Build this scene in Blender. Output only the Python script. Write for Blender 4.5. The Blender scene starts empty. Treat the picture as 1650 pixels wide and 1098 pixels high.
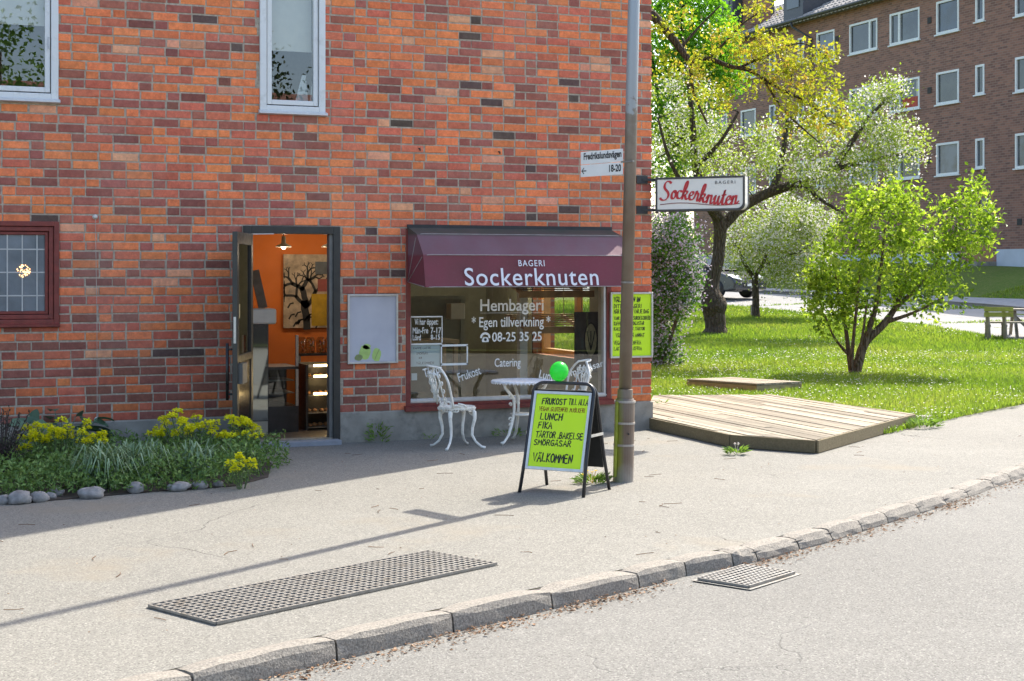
import bpy, bmesh, math, random
from mathutils import Vector, Matrix, Euler, noise as mnoise
random.seed(11)
S = bpy.context.scene
COL = S.collection
# ---------------------------------------------------------------- camera
F, CX, HY, TH = 2400.0, 825.0, 440.0, math.radians(22.2)
AX = Vector((math.sin(TH), math.cos(TH), 0)); RX = Vector((math.cos(TH), -math.sin(TH), 0))
CAM = Vector((-8.014, -15.36, 1.81))
cd = bpy.data.cameras.new('camera'); cam = bpy.data.objects.new('camera', cd); COL.objects.link(cam)
cam.location = CAM; cam.rotation_euler = (math.radians(90), 0, -TH)
cd.sensor_width = 36; cd.lens = F / 1650 * 36; cd.shift_y = -109 / 1650; cd.clip_end = 2000
S.camera = cam
# ---------------------------------------------------------------- sky, sun, exposure
SUN_EL = math.radians(49.0)
SUN_AZ = Vector((0.8446, 0.5357, 0))
w = bpy.data.worlds.new('World'); S.world = w; w.use_nodes = True
wn = w.node_tree; sky = wn.nodes.new('ShaderNodeTexSky'); sky.sky_type = 'NISHITA'; sky.sun_disc = False
sky.sun_elevation = SUN_EL; sky.sun_rotation = math.atan2(SUN_AZ.x, SUN_AZ.y)
sky.air_density = 1.0; sky.dust_density = 2.5; sky.ozone_density = 1.0
bg = wn.nodes['Background']; bg.inputs['Strength'].default_value = 0.15
wn.links.new(sky.outputs[0], bg.inputs['Color'])
sl = bpy.data.lights.new('sun', 'SUN'); sun = bpy.data.objects.new('sun', sl); COL.objects.link(sun)
sl.energy = 3.1; sl.angle = math.radians(0.5); sl.color = (1, 0.94, 0.84)
sun.location = (30, 20, 40)
sun.rotation_euler = (-(SUN_AZ * math.cos(SUN_EL) + Vector((0, 0, math.sin(SUN_EL))))).to_track_quat('-Z', 'Y').to_euler()
S.view_settings.view_transform = 'Standard'; S.view_settings.look = 'None'
S.view_settings.exposure = 1.52; S.view_settings.gamma = 1.0; S.view_settings.use_curve_mapping = False
S.cycles.max_bounces = 8; S.cycles.transparent_max_bounces = 16; S.cycles.use_denoising = True
S.cycles.diffuse_bounces = 4; S.cycles.caustics_reflective = False; S.cycles.caustics_refractive = False

# ---------------------------------------------------------------- pixels to places
def ray(px, py): return AX + RX * ((px - CX) / F) + Vector((0, 0, (HY - py) / F))
def fac(px, py, y=0.0):                     # on the facade plane (or one parallel to it)
    d = ray(px, py); return CAM + d * ((y - CAM.y) / d.y)
def gnd(px, py, z=0.0):                     # on level ground
    d = ray(px, py); return CAM + d * ((z - CAM.z) / d.z)
def atz(px, py, t): return CAM + ray(px, py) * t
def onx(px, py, x):                         # on a plane x = const
    d = ray(px, py); return CAM + d * ((x - CAM.x) / d.x)
def zc(p): return (Vector(p) - CAM).dot(AX)
def pix(p):
    d = Vector(p) - CAM; Z = d.dot(AX); return (CX + F * d.dot(RX) / Z, HY - F * d.z / Z)
def lerp(a, b, t): return a + (b - a) * t
def V(*a): return Vector(a)

# ---------------------------------------------------------------- materials
def srgb(r, g, b):
    f = lambda c: (c / 12.92 if c <= 0.04045 else ((c + 0.055) / 1.055) ** 2.4)
    return (f(r / 255), f(g / 255), f(b / 255))
MATS = {}
class NT:
    def __init__(s, name):
        s.m = bpy.data.materials.new(name); s.m.use_nodes = True; s.t = s.m.node_tree; s.b = s.t.nodes['Principled BSDF']; s.o = s.t.nodes['Material Output']
        s.tc = s.t.nodes.new('ShaderNodeTexCoord')
    def n(s, typ, **kw):
        nd = s.t.nodes.new('ShaderNode' + typ)
        for k, v in kw.items():
            if k.startswith('i_'): nd.inputs[k[2:].replace('_', ' ')].default_value = v
            else: setattr(nd, k, v)
        return nd
    def l(s, a, b): s.t.links.new(a, b)
    def noise(s, scale, detail=4, rough=0.55, coord='Object', vec=None):
        nd = s.n('TexNoise'); nd.inputs['Scale'].default_value = scale; nd.inputs['Detail'].default_value = detail; nd.inputs['Roughness'].default_value = rough
        s.l(vec if vec else s.tc.outputs[coord], nd.inputs['Vector']); return nd.outputs['Fac']
    def voro(s, scale, feature='F1', out='Distance', coord='Object', vec=None):
        nd = s.n('TexVoronoi', feature=feature); nd.inputs['Scale'].default_value = scale
        s.l(vec if vec else s.tc.outputs[coord], nd.inputs['Vector']); return nd.outputs[out]
    def ramp(s, fac, stops):
        nd = s.n('ValToRGB'); cr = nd.color_ramp
        while len(cr.elements) < len(stops): cr.elements.new(0.5)
        for e, (p, c) in zip(cr.elements, stops): e.position = p; e.color = (*c, 1) if len(c) == 3 else c
        s.l(fac, nd.inputs[0]); return nd.outputs['Color']
    def fmap(s, fac, a, b, c=0.0, d=1.0):
        nd = s.n('MapRange'); nd.clamp = True
        for i, v in enumerate((a, b, c, d)): nd.inputs[i + 1].default_value = v
        s.l(fac, nd.inputs[0]); return nd.outputs[0]
    def mix(s, fac, a, b, mode='MIX'):
        nd = s.n('Mix', data_type='RGBA', blend_type=mode)
        for sock, v in ((nd.inputs[0], fac), (nd.inputs[6], a), (nd.inputs[7], b)):
            if hasattr(v, 'is_output'): s.l(v, sock)
            elif isinstance(v, (int, float)): sock.default_value = v
            else: sock.default_value = (*v, 1)
        return nd.outputs[2]
    def math(s, op, a, b=0.0):
        nd = s.n('Math', operation=op)
        for i, v in enumerate((a, b)):
            if hasattr(v, 'is_output'): s.l(v, nd.inputs[i])
            else: nd.inputs[i].default_value = v
        return nd.outputs[0]
    def attr(s, name='tone', out='Color'):
        nd = s.n('Attribute'); nd.attribute_name = name; return nd.outputs[out]
    def bump(s, h, strength=0.3, dist=0.01, prev=None):
        nd = s.n('Bump'); nd.inputs['Strength'].default_value = strength; nd.inputs['Distance'].default_value = dist
        s.l(h, nd.inputs['Height'])
        if prev: s.l(prev, nd.inputs['Normal'])
        return nd.outputs[0]
    def done(s, col=None, rough=None, normal=None, metal=0.0, spec=None):
        i = s.b.inputs
        if col is not None:
            if hasattr(col, 'is_output'): s.l(col, i['Base Color'])
            else: i['Base Color'].default_value = (*col, 1)
        if rough is not None:
            if hasattr(rough, 'is_output'): s.l(rough, i['Roughness'])
            else: i['Roughness'].default_value = rough
        if normal: s.l(normal, i['Normal'])
        i['Metallic'].default_value = metal
        if spec is not None: i['Specular IOR Level'].default_value = spec
        return s.m
def pmat(name, col, rough=0.6, var=0.25, scale=9, bump=0.0, bscale=120, metal=0.0, spec=None, dirt=None, dscale=3.0):
    if name in MATS: return MATS[name]
    k = NT(name)
    c = k.mix(k.fmap(k.noise(scale), 0.3, 0.7), tuple(x * (1 - var) for x in col), tuple(min(1, x * (1 + var * 0.8)) for x in col))
    if dirt: c = k.mix(k.fmap(k.noise(dscale, 6, 0.7), 0.52, 0.72, 0, 0.8), c, dirt)
    nm = k.bump(k.noise(bscale, 3), bump, 0.004) if bump else None
    r = k.fmap(k.noise(scale * 2.3), 0.3, 0.7, max(0.02, rough - 0.08), min(1, rough + 0.1))
    MATS[name] = k.done(c, r, nm, metal, spec); return MATS[name]
def leafmat(name, cols, trans=0.45, rough=0.5, tcol=None):
    if name in MATS: return MATS[name]
    k = NT(name)
    c = k.ramp(k.attr('tone', 'Fac'), [(i / max(1, len(cols) - 1), q) for i, q in enumerate(cols)])
    k.done(c, rough, None, 0, 0.3)
    tr = k.n('BsdfTranslucent'); ms = k.n('MixShader'); ms.inputs[0].default_value = trans
    k.l(k.mix(1.0, c, tcol or (1.25, 1.3, 0.7), 'MULTIPLY'), tr.inputs[0])
    k.l(k.b.outputs[0], ms.inputs[1]); k.l(tr.outputs[0], ms.inputs[2]); k.l(ms.outputs[0], k.o.inputs[0])
    MATS[name] = k.m; return k.m
def glassmat(name, tint=(0.9, 0.95, 0.93), refl=1.0, ior=1.5):
    if name in MATS: return MATS[name]
    k = NT(name); k.t.nodes.remove(k.b)
    t = k.n('BsdfTransparent'); t.inputs[0].default_value = (*tint, 1)
    g = k.n('BsdfGlossy'); g.inputs['Roughness'].default_value = 0.0
    ge = k.n('NewGeometry'); dt = k.n('VectorMath', operation='DOT_PRODUCT'); k.l(ge.outputs['Incoming'], dt.inputs[0]); k.l(ge.outputs['Normal'], dt.inputs[1])
    sch = k.math('POWER', k.math('SUBTRACT', 1.0, k.math('ABSOLUTE', dt.outputs['Value'])), 5.0); frn = k.math('ADD', k.math('MULTIPLY', sch, .96), .04)   # the same from either side of the pane
    nz = k.bump(k.noise(0.9, 2), 0.02, 0.02); k.l(nz, g.inputs['Normal'])
    ms = k.n('MixShader'); k.l(k.math('MINIMUM', k.math('MULTIPLY', frn, refl), 1.0), ms.inputs[0])
    k.l(t.outputs[0], ms.inputs[1]); k.l(g.outputs[0], ms.inputs[2]); k.l(ms.outputs[0], k.o.inputs[0])
    MATS[name] = k.m; return k.m
def emit(name, col, strength):
    if name in MATS: return MATS[name]
    k = NT(name); k.b.inputs['Emission Color'].default_value = (*col, 1); k.b.inputs['Emission Strength'].default_value = strength
    MATS[name] = k.done(col, 0.4); return k.m

# ---------------------------------------------------------------- mesh building
WL = {}                                      # world place of each parent, for parts written in world coordinates
class MB:
    def __init__(s): s.v = []; s.f = []; s.c = []; s.mi = []; s.m = 0
    def add(s, vs, fs, col=None):
        b = len(s.v); s.v += [tuple(p) for p in vs]
        for f in fs: s.f.append(tuple(i + b for i in f)); s.c.append(col); s.mi.append(s.m)
        return s
    def quad(s, a, b, c, d, col=None): return s.add((a, b, c, d), ((0, 1, 2, 3),), col)
    def box(s, x0, x1, y0, y1, z0, z1, M=None, col=None):
        p = [V(x, y, z) for z in (z0, z1) for y in (y0, y1) for x in (x0, x1)]
        if M is not None: p = [M @ q for q in p]
        return s.add(p, ((0, 2, 3, 1), (4, 5, 7, 6), (0, 1, 5, 4), (2, 6, 7, 3), (0, 4, 6, 2), (1, 3, 7, 5)), col)
    def bar(s, a, b, w, h, up=V(0, 0, 1), col=None):     # a beam of section w x h from a to b
        a, b = V(*a), V(*b); d = (b - a); L = d.length; d.normalize()
        x = d.cross(up)
        if x.length < 1e-4: x = d.cross(V(0, 1, 0))
        x.normalize(); z = x.cross(d)
        M = Matrix((x, d, z)).transposed().to_4x4(); M.translation = a
        return s.box(-w / 2, w / 2, 0, L, -h / 2, h / 2, M, col)
    def tube(s, pts, rad, n=8, caps=True, col=None, rot=0.0):
        pts = [V(*p) for p in pts]
        if isinstance(rad, (int, float)): rad = [rad] * len(pts)
        vs, fs = [], []; pt = None
        for i, p in enumerate(pts):
            t = (pts[min(i + 1, len(pts) - 1)] - pts[max(i - 1, 0)])
            if t.length < 1e-7: t = V(0, 0, 1)
            t.normalize()
            if pt is None:
                u = t.orthogonal().normalized()
            else:
                u = u - t * u.dot(t)
                if u.length < 1e-5: u = t.orthogonal()
                u.normalize()
            pt = t; q = t.cross(u)
            for k in range(n):
                a = 2 * math.pi * k / n + rot; vs.append(p + (u * math.cos(a) + q * math.sin(a)) * rad[i])
        for i in range(len(pts) - 1):
            for k in range(n):
                k2 = (k + 1) % n; fs.append((i * n + k, i * n + k2, (i + 1) * n + k2, (i + 1) * n + k))
        if caps: fs.append(tuple(range(n))[::-1]); fs.append(tuple((len(pts) - 1) * n + k for k in range(n)))
        return s.add(vs, fs, col)
    def lathe(s, prof, n=20, M=None, col=None, caps=True):
        vs, fs = [], []
        for r, z in prof:
            for k in range(n):
                a = 2 * math.pi * k / n; p = V(r * math.cos(a), r * math.sin(a), z); vs.append(M @ p if M is not None else p)
        for i in range(len(prof) - 1):
            for k in range(n):
                k2 = (k + 1) % n; fs.append((i * n + k, i * n + k2, (i + 1) * n + k2, (i + 1) * n + k))
        if caps: fs.append(tuple(range(n))[::-1]); fs.append(tuple((len(prof) - 1) * n + k for k in range(n)))
        return s.add(vs, fs, col)
    def prism(s, poly, h, M=None, col=None):             # polygon in local xy, raised along local z by h
        n = len(poly); p = [V(x, y, 0) for x, y in poly] + [V(x, y, h) for x, y in poly]
        if M is not None: p = [M @ q for q in p]
        fs = [tuple(range(n))[::-1], tuple(range(n, 2 * n))] + [(i, (i + 1) % n, n + (i + 1) % n, n + i) for i in range(n)]
        return s.add(p, fs, col)
    def ribbon(s, pts, wid, M=None, col=None):           # flat stroke in local xy
        pts = [V(x, y, 0) for x, y in pts]; vs = []
        for i, p in enumerate(pts):
            t = pts[min(i + 1, len(pts) - 1)] - pts[max(i - 1, 0)]
            if t.length < 1e-9: t = V(1, 0, 0)
            t.normalize(); nrm = V(-t.y, t.x, 0) * (wid / 2)
            e = t * (wid * 0.35) * (-1 if i == 0 else (1 if i == len(pts) - 1 else 0))
            vs += [p + nrm + e, p - nrm + e]
        if M is not None: vs = [M @ q for q in vs]
        return s.add(vs, [(2 * i, 2 * i + 1, 2 * i + 3, 2 * i + 2) for i in range(len(pts) - 1)], col)
    def leaf(s, p, d, nrm, L, W, col, fold=0.25):        # two triangles folded along the rib
        side = d.cross(nrm)
        if side.length < 1e-4: side = d.orthogonal()
        side.normalize(); up = side.cross(d)
        m = p + d * (L * 0.45) + up * (fold * W)
        return s.add((p, m + side * (W / 2), p + d * L, m - side * (W / 2)), ((0, 1, 2), (0, 2, 3)), col)
    def mesh(s, name, mats, off=V(0, 0, 0), smooth=False):
        me = bpy.data.meshes.new(name)
        me.from_pydata([(a - off.x, b - off.y, c - off.z) for a, b, c in s.v], [], s.f)
        if any(c is not None for c in s.c):
            at = me.attributes.new('tone', 'FLOAT_COLOR', 'FACE'); buf = []
            for c in s.c:
                if c is None: c = (0.5, 0.5, 0.5)
                if isinstance(c, (int, float)): c = (c, c, c)
                buf += [c[0], c[1], c[2], 1.0]
            at.data.foreach_set('color', buf)
        for m in (mats if isinstance(mats, (list, tuple)) else [mats]): me.materials.append(m)
        if isinstance(mats, (list, tuple)) and len(mats) > 1: me.polygons.foreach_set('material_index', s.mi)
        if smooth: me.polygons.foreach_set('use_smooth', [True] * len(me.polygons))
        me.update(); return me
    def build(s, name, mat, parent=None, at=None, local=False, smooth=False, bevel=0.0):
        off = V(0, 0, 0)
        if not local: off = WL[parent.name] if parent else (V(*at) if at is not None else V(0, 0, 0))
        o = bpy.data.objects.new(name, s.mesh(name, mat, off, smooth)); COL.objects.link(o)
        if parent: o.parent = parent; WL[o.name] = off
        else:
            o.location = off; WL[o.name] = off
        if bevel:
            b = o.modifiers.new('bevel', 'BEVEL'); b.width = bevel; b.segments = 2; b.limit_method = 'ANGLE'; b.angle_limit = math.radians(40)
        return o
def thing(name, label, cat, loc=(0, 0, 0), rz=0.0, group=None):
    o = bpy.data.objects.new(name, None); COL.objects.link(o); o.location = loc; o.rotation_euler = (0, 0, rz); o.empty_display_size = 0.1
    WL[o.name] = V(*loc); o['label'] = label; o['category'] = cat
    if group: o['group'] = group
    return o
def tag(o, label, cat, group=None):
    o['label'] = label; o['category'] = cat
    if group: o['group'] = group
    return o
def kind(o, k): o['kind'] = k; return o
def copy_tree(o, parent=None, loc=None, rz=None):
    c = o.copy(); COL.objects.link(c); c.parent = parent
    if loc is not None: c.location = loc
    if rz is not None: c.rotation_euler = (0, 0, rz)
    for ch in list(o.children): copy_tree(ch, c)
    return c
def group_node(name, parent):                 # a part that only gathers sub-parts
    o = bpy.data.objects.new(name, None); COL.objects.link(o); o.parent = parent; o.empty_display_size = 0.1; WL[o.name] = WL[parent.name]; return o

# flat lettering --------------------------------------------------
def text_mesh(body, mat, spacing=1.0, bold=0.0, shear=0.0, align='LEFT', extrude=0.0):
    cu = bpy.data.curves.new('t', 'FONT'); cu.body = body; cu.size = 1; cu.space_character = spacing; cu.offset = bold; cu.shear = shear; cu.align_x = align
    cu.extrude = extrude; cu.resolution_u = 4
    ob = bpy.data.objects.new('t', cu); COL.objects.link(ob)
    bpy.context.view_layer.update(); dg = bpy.context.evaluated_depsgraph_get()
    me = bpy.data.meshes.new_from_object(ob.evaluated_get(dg)); bpy.data.objects.remove(ob); bpy.data.curves.remove(cu)
    xs = [v.co.x for v in me.vertices]; ys = [v.co.y for v in me.vertices]
    me.materials.clear(); me.materials.append(mat)
    return me, min(xs), max(xs), min(ys), max(ys)
def text_on(name, body, mat, parent, o, ux, uy, width, height, **kw):
    """fit body into a rectangle with lower left corner o (world), axes ux, uy and size width x height"""
    me, x0, x1, y0, y1 = text_mesh(body, mat, **kw)
    org = WL[parent.name] if parent else V(0, 0, 0)
    sx, sy = width / (x1 - x0), height / (y1 - y0); nz = ux.cross(uy)
    for v in me.vertices:
        q = o + ux * ((v.co.x - x0) * sx) + uy * ((v.co.y - y0) * sy) + nz * v.co.z
        v.co = q - org
    me.name = name; ob = bpy.data.objects.new(name, me); COL.objects.link(ob)
    if parent: ob.parent = parent; WL[ob.name] = org
    return ob
HAND = {  # hand-drawn capitals as strokes in a box 0.6 wide, 1 high
 'A': [[(0,0),(.3,1),(.58,0)],[(.1,.36),(.48,.38)]], 'B': [[(.05,0),(.07,1),(.4,.95),(.46,.75),(.36,.56),(.08,.52)],[(.08,.52),(.44,.46),(.52,.22),(.38,.03),(.05,0)]],
 'C': [[(.52,.85),(.35,1),(.12,.85),(.03,.5),(.12,.12),(.35,0),(.54,.14)]], 'D': [[(.06,0),(.06,1),(.34,.93),(.53,.6),(.48,.22),(.28,.02),(.06,0)]],
 'E': [[(.52,1),(.06,.98),(.06,.02),(.54,0)],[(.06,.52),(.44,.54)]], 'F': [[(.55,1),(.08,.97),(.05,0)],[(.07,.52),(.44,.55)]],
 'G': [[(.52,.88),(.32,1),(.1,.85),(.03,.48),(.13,.1),(.36,0),(.54,.16),(.54,.42),(.32,.42)]], 'H': [[(.05,0),(.07,1)],[(.52,0),(.54,1)],[(.06,.5),(.53,.53)]],
 'I': [[(.28,0),(.3,1)]], 'J': [[(.45,1),(.44,.2),(.3,0),(.1,.08)]], 'K': [[(.06,0),(.08,1)],[(.54,1),(.08,.45),(.56,0)]], 'L': [[(.08,1),(.06,.02),(.52,.03)]],
 'M': [[(.0,0),(.08,1),(.3,.35),(.52,1),(.6,0)]], 'N': [[(.04,0),(.07,1),(.5,.02),(.55,1)]], 'O': [[(.3,1),(.08,.8),(.03,.45),(.12,.1),(.3,0),(.5,.15),(.57,.5),(.5,.85),(.3,1)]],
 'R': [[(.05,0),(.08,1),(.42,.96),(.5,.76),(.38,.55),(.08,.5)],[(.26,.5),(.55,0)]], 'S': [[(.5,.86),(.32,1),(.1,.88),(.08,.66),(.44,.4),(.5,.18),(.3,0),(.05,.12)]],
 'T': [[(.0,.96),(.6,1)],[(.3,.98),(.28,0)]], 'U': [[(.05,1),(.06,.25),(.25,0),(.48,.2),(.53,1)]], 'V': [[(.0,1),(.28,0),(.58,1)]], 'P': [[(.06,0),(.08,1),(.44,.94),(.5,.72),(.36,.5),(.08,.46)]],
 'X': [[(0,1),(.55,0)],[(.55,1),(0,0)]], 'Y': [[(0,1),(.3,.5)],[(.58,1),(.28,.5),(.26,0)]], '.': [[(.06,-.02),(.12,.05)]], '-': [[(.1,.5),(.5,.52)]], '\u00c5': None, '\u00c4': None, '\u00d6': None}
for k_, b_ in (('\u00c5', 'A'), ('\u00c4', 'A'), ('\u00d6', 'O')):
    HAND[k_] = [[(x, y * .86) for x, y in st] for st in HAND[b_]] + ([[(.24, 1.0), (.3, 1.1), (.37, 1.02), (.3, .95), (.24, 1.0)]] if k_ == '\u00c5' else [[(.16, 1.0), (.17, 1.09)], [(.42, 1.0), (.44, 1.09)]])
def hand_text(mb, text, x, y, width, h, pen, M, rnd):
    adv = sum({' ': .38, '.': .34, 'I': .45}.get(c, .74) for c in text); sc = width / adv; cx = x
    for c in text:
        a = {' ': .38, '.': .34, 'I': .45}.get(c, .74) * sc
        for st in HAND.get(c, []):
            dy = rnd.uniform(-.03, .03) * h; sl = rnd.uniform(.0, .08)
            xo = -0.14 * sc if c == 'I' else 0
            pts = [(cx + xo + (px + sl * py) * sc, y + dy + py * h) for px, py in st]
            fine = []
            if len(pts) > 3:
                for i in range(len(pts) - 1):
                    p0, p1, p2, p3 = pts[max(i - 1, 0)], pts[i], pts[i + 1], pts[min(i + 2, len(pts) - 1)]
                    for t in (0, .5):
                        fine.append(tuple(.5 * (2 * p1[j] + (p2[j] - p0[j]) * t + (2 * p0[j] - 5 * p1[j] + 4 * p2[j] - p3[j]) * t * t + (3 * p1[j] - p0[j] - 3 * p2[j] + p3[j]) * t ** 3) for j in (0, 1)))
                fine.append(pts[-1])
            else: fine = pts
            mb.ribbon(fine, pen * rnd.uniform(.9, 1.15), M)
        cx += a

# ================================================================ the ground
HZ = [(-100, 0), (18, 0), (25, .08), (33, .25), (42, .6), (50, .95), (60, 1.3), (90, 2.0), (400, 6)]
LE0 = V(2.94, -1.06, 0); LED = V(.868, .497, 0); LEN = V(-.497, .868, 0)
def hz(Z):
    for (a, b), (c, d) in zip(HZ, HZ[1:]):
        if Z <= c: return lerp(b, d, (Z - a) / (c - a))
    return HZ[-1][1]
FARX = 29.0                                    # facade plane of the far apartment block
def height(x, y):
    z = hz(zc((x, y, 0)))
    if y > -5:
        b = min(1, max(0, (x - 22.6) / 5.6)); b = b * b * (3 - 2 * b); z = lerp(z, max(z, 2.12 + (y - 31) * .028), b)
    return z
def terr(px, py):                              # where a pixel's ray meets the terrain
    lo = 5.0
    for i in range(400):
        t = lo + i * .2; p = atz(px, py, t)
        if p.z <= height(p.x, p.y): return V(p.x, p.y, height(p.x, p.y))
    return atz(px, py, 90)

def asphalt(name, base, sand=None, seed=0.0, crack=.75):
    k = NT(name); mp = k.n('Mapping'); mp.inputs['Location'].default_value = (seed, seed * 2, 0); k.l(k.tc.outputs['Object'], mp.inputs[0]); v = mp.outputs[0]
    big = k.noise(.45, 5, .6, vec=v); mid = k.noise(3.5, 6, .7, vec=v)
    c = k.mix(k.fmap(big, .32, .68), tuple(x * .8 for x in base), tuple(x * 1.12 for x in base)); c = k.mix(k.fmap(k.noise(1.6, 5, .65, vec=v), .5, .75, 0, .6), c, tuple(x * .78 for x in base))
    c = k.mix(k.fmap(mid, .35, .75), c, tuple(x * .86 for x in base))
    sp = k.voro(115, out='Color', vec=v); g = k.n('SeparateColor'); k.l(sp, g.inputs[0])
    c = k.mix(k.fmap(g.outputs[0], .0, 1, 0.1, .75), c, k.ramp(g.outputs[1], [(0, tuple(x * .3 for x in base)), (.25, tuple(x * .75 for x in base)), (.7, tuple(x * 1.2 for x in base)), (1, tuple(min(.8, x * 1.8) for x in base))]))
    fine = k.noise(210, 2, .6, vec=v); c = k.mix(k.fmap(fine, .55, .72, 0, .55), c, tuple(x * .35 for x in base))
    # hairline cracks, only where a broad mask lets them run
    wv = k.n('VectorMath', operation='ADD'); ns = k.n('TexNoise'); ns.inputs['Scale'].default_value = 1.7; ns.inputs['Detail'].default_value = 5; k.l(v, ns.inputs[0]); k.l(v, wv.inputs[0])
    vs = k.n('VectorMath', operation='SCALE'); vs.inputs['Scale'].default_value = .55; k.l(ns.outputs['Color'], vs.inputs[0]); k.l(vs.outputs[0], wv.inputs[1])
    cr = k.voro(.42, 'DISTANCE_TO_EDGE', vec=wv.outputs[0]); msk = k.fmap(k.noise(.35, 2, vec=v), .53, .6)
    crk = k.math('MULTIPLY', k.fmap(cr, .0008, .003, 1, 0), msk)
    c = k.mix(k.math('MULTIPLY', crk, crack), c, tuple(x * .22 for x in base))
    if sand: c = k.mix(k.fmap(k.noise(.62, 4, .6, vec=v), .57, .7, 0, .6), c, sand)
    h = k.math('ADD', k.math('MULTIPLY', g.outputs[1], .5), fine)
    n1 = k.bump(h, .5, .006); n2 = k.bump(k.math('SUBTRACT', k.noise(1.1, 3, vec=v), k.math('MULTIPLY', crk, .4)), .35, .05, n1)
    MATS[name] = k.done(c, .9, n2, 0, .25); return MATS[name]
M_PAVE = asphalt('pavement_asphalt', (.23, .22, .19), (.25, .215, .16), 3.1)
M_ROAD = asphalt('road_asphalt', (.2, .193, .172), None, 7.7, .25)
M_FROAD = pmat('far_road_asphalt', (.25, .24, .225), .9, .12, 2.5, .2, 60)
def lawn_mat():
    k = NT('lawn_ground'); a = k.noise(.5, 5, .6); b = k.noise(9, 5, .7)
    c = k.mix(k.fmap(a, .35, .65), (.11, .17, .025), (.16, .2, .04)); c = k.mix(k.fmap(b, .42, .72, 0, .8), c, (.24, .22, .08))
    c = k.mix(k.fmap(k.noise(34, 4, .7), .4, .7, 0, .75), c, (.06, .1, .02))
    return k.done(c, .95, k.bump(k.noise(40, 5, .7), .8, .04), 0, .1)
M_LAWN = lawn_mat()
def rng(a, b, st): 
    out = []; x = a
    while x < b - 1e-6: out.append(x); x += st
    return out
def add_terrain():
    xs = rng(-400, -40, 60) + rng(-40, -2, 9.5) + rng(-2, 32, .8) + rng(32, 72, 8) + rng(72, 500, 60)
    ys = rng(-400, -40, 60) + rng(-40, -4, 9) + rng(-4, 60, .8) + rng(60, 120, 10) + rng(120, 620, 60)
    mb = MB(); vs = []
    for y in ys:
        for x in xs:
            s = (V(x, y, 0) - LE0).dot(LEN); z = height(x, y) + .018
            if s < .25 or (x < .25 and y < 40): z = -.45
            if y > -3 and x > .8 and s >= .25: z += (mnoise.noise(V(x * .5, y * .5, 0)) * .04)
            vs.append((x, y, z))
    n = len(xs); mb.add(vs, [(j * n + i, j * n + i + 1, (j + 1) * n + i + 1, (j + 1) * n + i) for j in range(len(ys) - 1) for i in range(n - 1)])
    return kind(mb.build('lawn_ground', M_LAWN, smooth=True), 'structure')
add_terrain()

# kerb line, measured along the front top edge of the stones
KPX = [(300, 1090), (535, 1035), (730, 990), (890, 955), (1025, 925), (1110, 905), (1220, 885), (1340, 855), (1425, 830), (1530, 800), (1650, 757)]
KP = [gnd(*p) for p in KPX]
KL = [V(-60, -31, 0), V(-22, -14.9, 0), V(-11.5, -10.65, 0), V(-9.0, -9.56, 0)] + KP + [V(4.0, -2.95, 0), V(10, .6, 0), V(24, 8.9, 0), V(60, 30, 0)]
def off(poly, d):                              # shift a polyline sideways
    out = []
    for i, p in enumerate(poly):
        t = (poly[min(i + 1, len(poly) - 1)] - poly[max(i - 1, 0)]); t.z = 0; t.normalize(); out.append(p + V(-t.y, t.x, 0) * d)
    return out
def strip(name, left, right, mat, sub=1):
    mb = MB()
    for i in range(len(left) - 1): mb.quad(left[i], left[i + 1], right[i + 1], right[i])
    return mb.build(name, mat)
kb = off(KL, .15)                              # back of the kerb
def kz(i): return lerp(-.10, -.065, min(1, max(0, (KL[i].x + 5) / 5)))
pav = MB()
upper = [V(-60, 0.1, 0), V(-22, 0.1, 0), V(-11.5, .1, 0), V(-9, .1, 0)]
for p in KL[4:13]: upper.append(V(p.x + .5, .1, 0))      # the facade's foot opposite each kerb point
upper += [V(.9, .4, 0)] + [LE0 + LED * t + LEN * .12 for t in (.3, 3, 9, 25, 66)]
for i in range(len(KL) - 1):
    pav.quad(kb[i], kb[i + 1], upper[i + 1], upper[i])
pavement = kind(pav.build('pavement', M_PAVE), 'structure')
low = [p + V(2.2, -13.6, 0) for p in KL]
rd = MB()
for i in range(len(KL) - 1):
    a, b = KL[i].copy(), KL[i + 1].copy(); a.z = kz(i); b.z = kz(i + 1)
    c, d = low[i + 1].copy(), low[i].copy(); c.z = d.z = -.1
    rd.quad(d, c, b, a)
kind(rd.build('road', M_ROAD), 'structure')
vg = MB()
for i in range(len(KL) - 1):
    a, b = low[i].copy(), low[i + 1].copy(); a.z = b.z = -.03
    vg.quad(a + V(10, -120, 0), b + V(10, -120, 0), b, a)
kind(vg.build('opposite_verge', M_LAWN), 'structure')

# kerb stones, one by one
M_KERB = pmat('kerb_granite', (.26, .235, .195), .9, .45, 85, 1.0, 110, dirt=(.1, .085, .065), dscale=60)
def along(poly, s):
    for a, b in zip(poly, poly[1:]):
        L = (b - a).length
        if s <= L: return a + (b - a) * (s / L), (b - a).normalized()
        s -= L
    return poly[-1], (poly[-1] - poly[-2]).normalized()
def arc_of(px):                                # arc length on the kerb where the picture column px crosses it
    best, bs = 1e9, 0; tot = sum((b - a).length for a, b in zip(KL, KL[1:])); s = 0
    while s < tot:
        p, _ = along(KL, s)
        if zc(p) > 3:
            e = abs(pix(p)[0] - px)
            if e < best: best, bs = e, s
        s += .04
    return bs
joints = [arc_of(q) for q in (310, 540, 730, 890, 1028, 1108, 1182, 1222, 1288, 1342, 1390, 1432, 1482, 1528, 1562, 1602, 1630, 1662)]
j0 = joints[0]; joints = [j0 - .8 * k for k in range(6, 0, -1)] + joints + [joints[-1] + .7 * k for k in range(1, 16)]
rk = random.Random(4)
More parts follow.
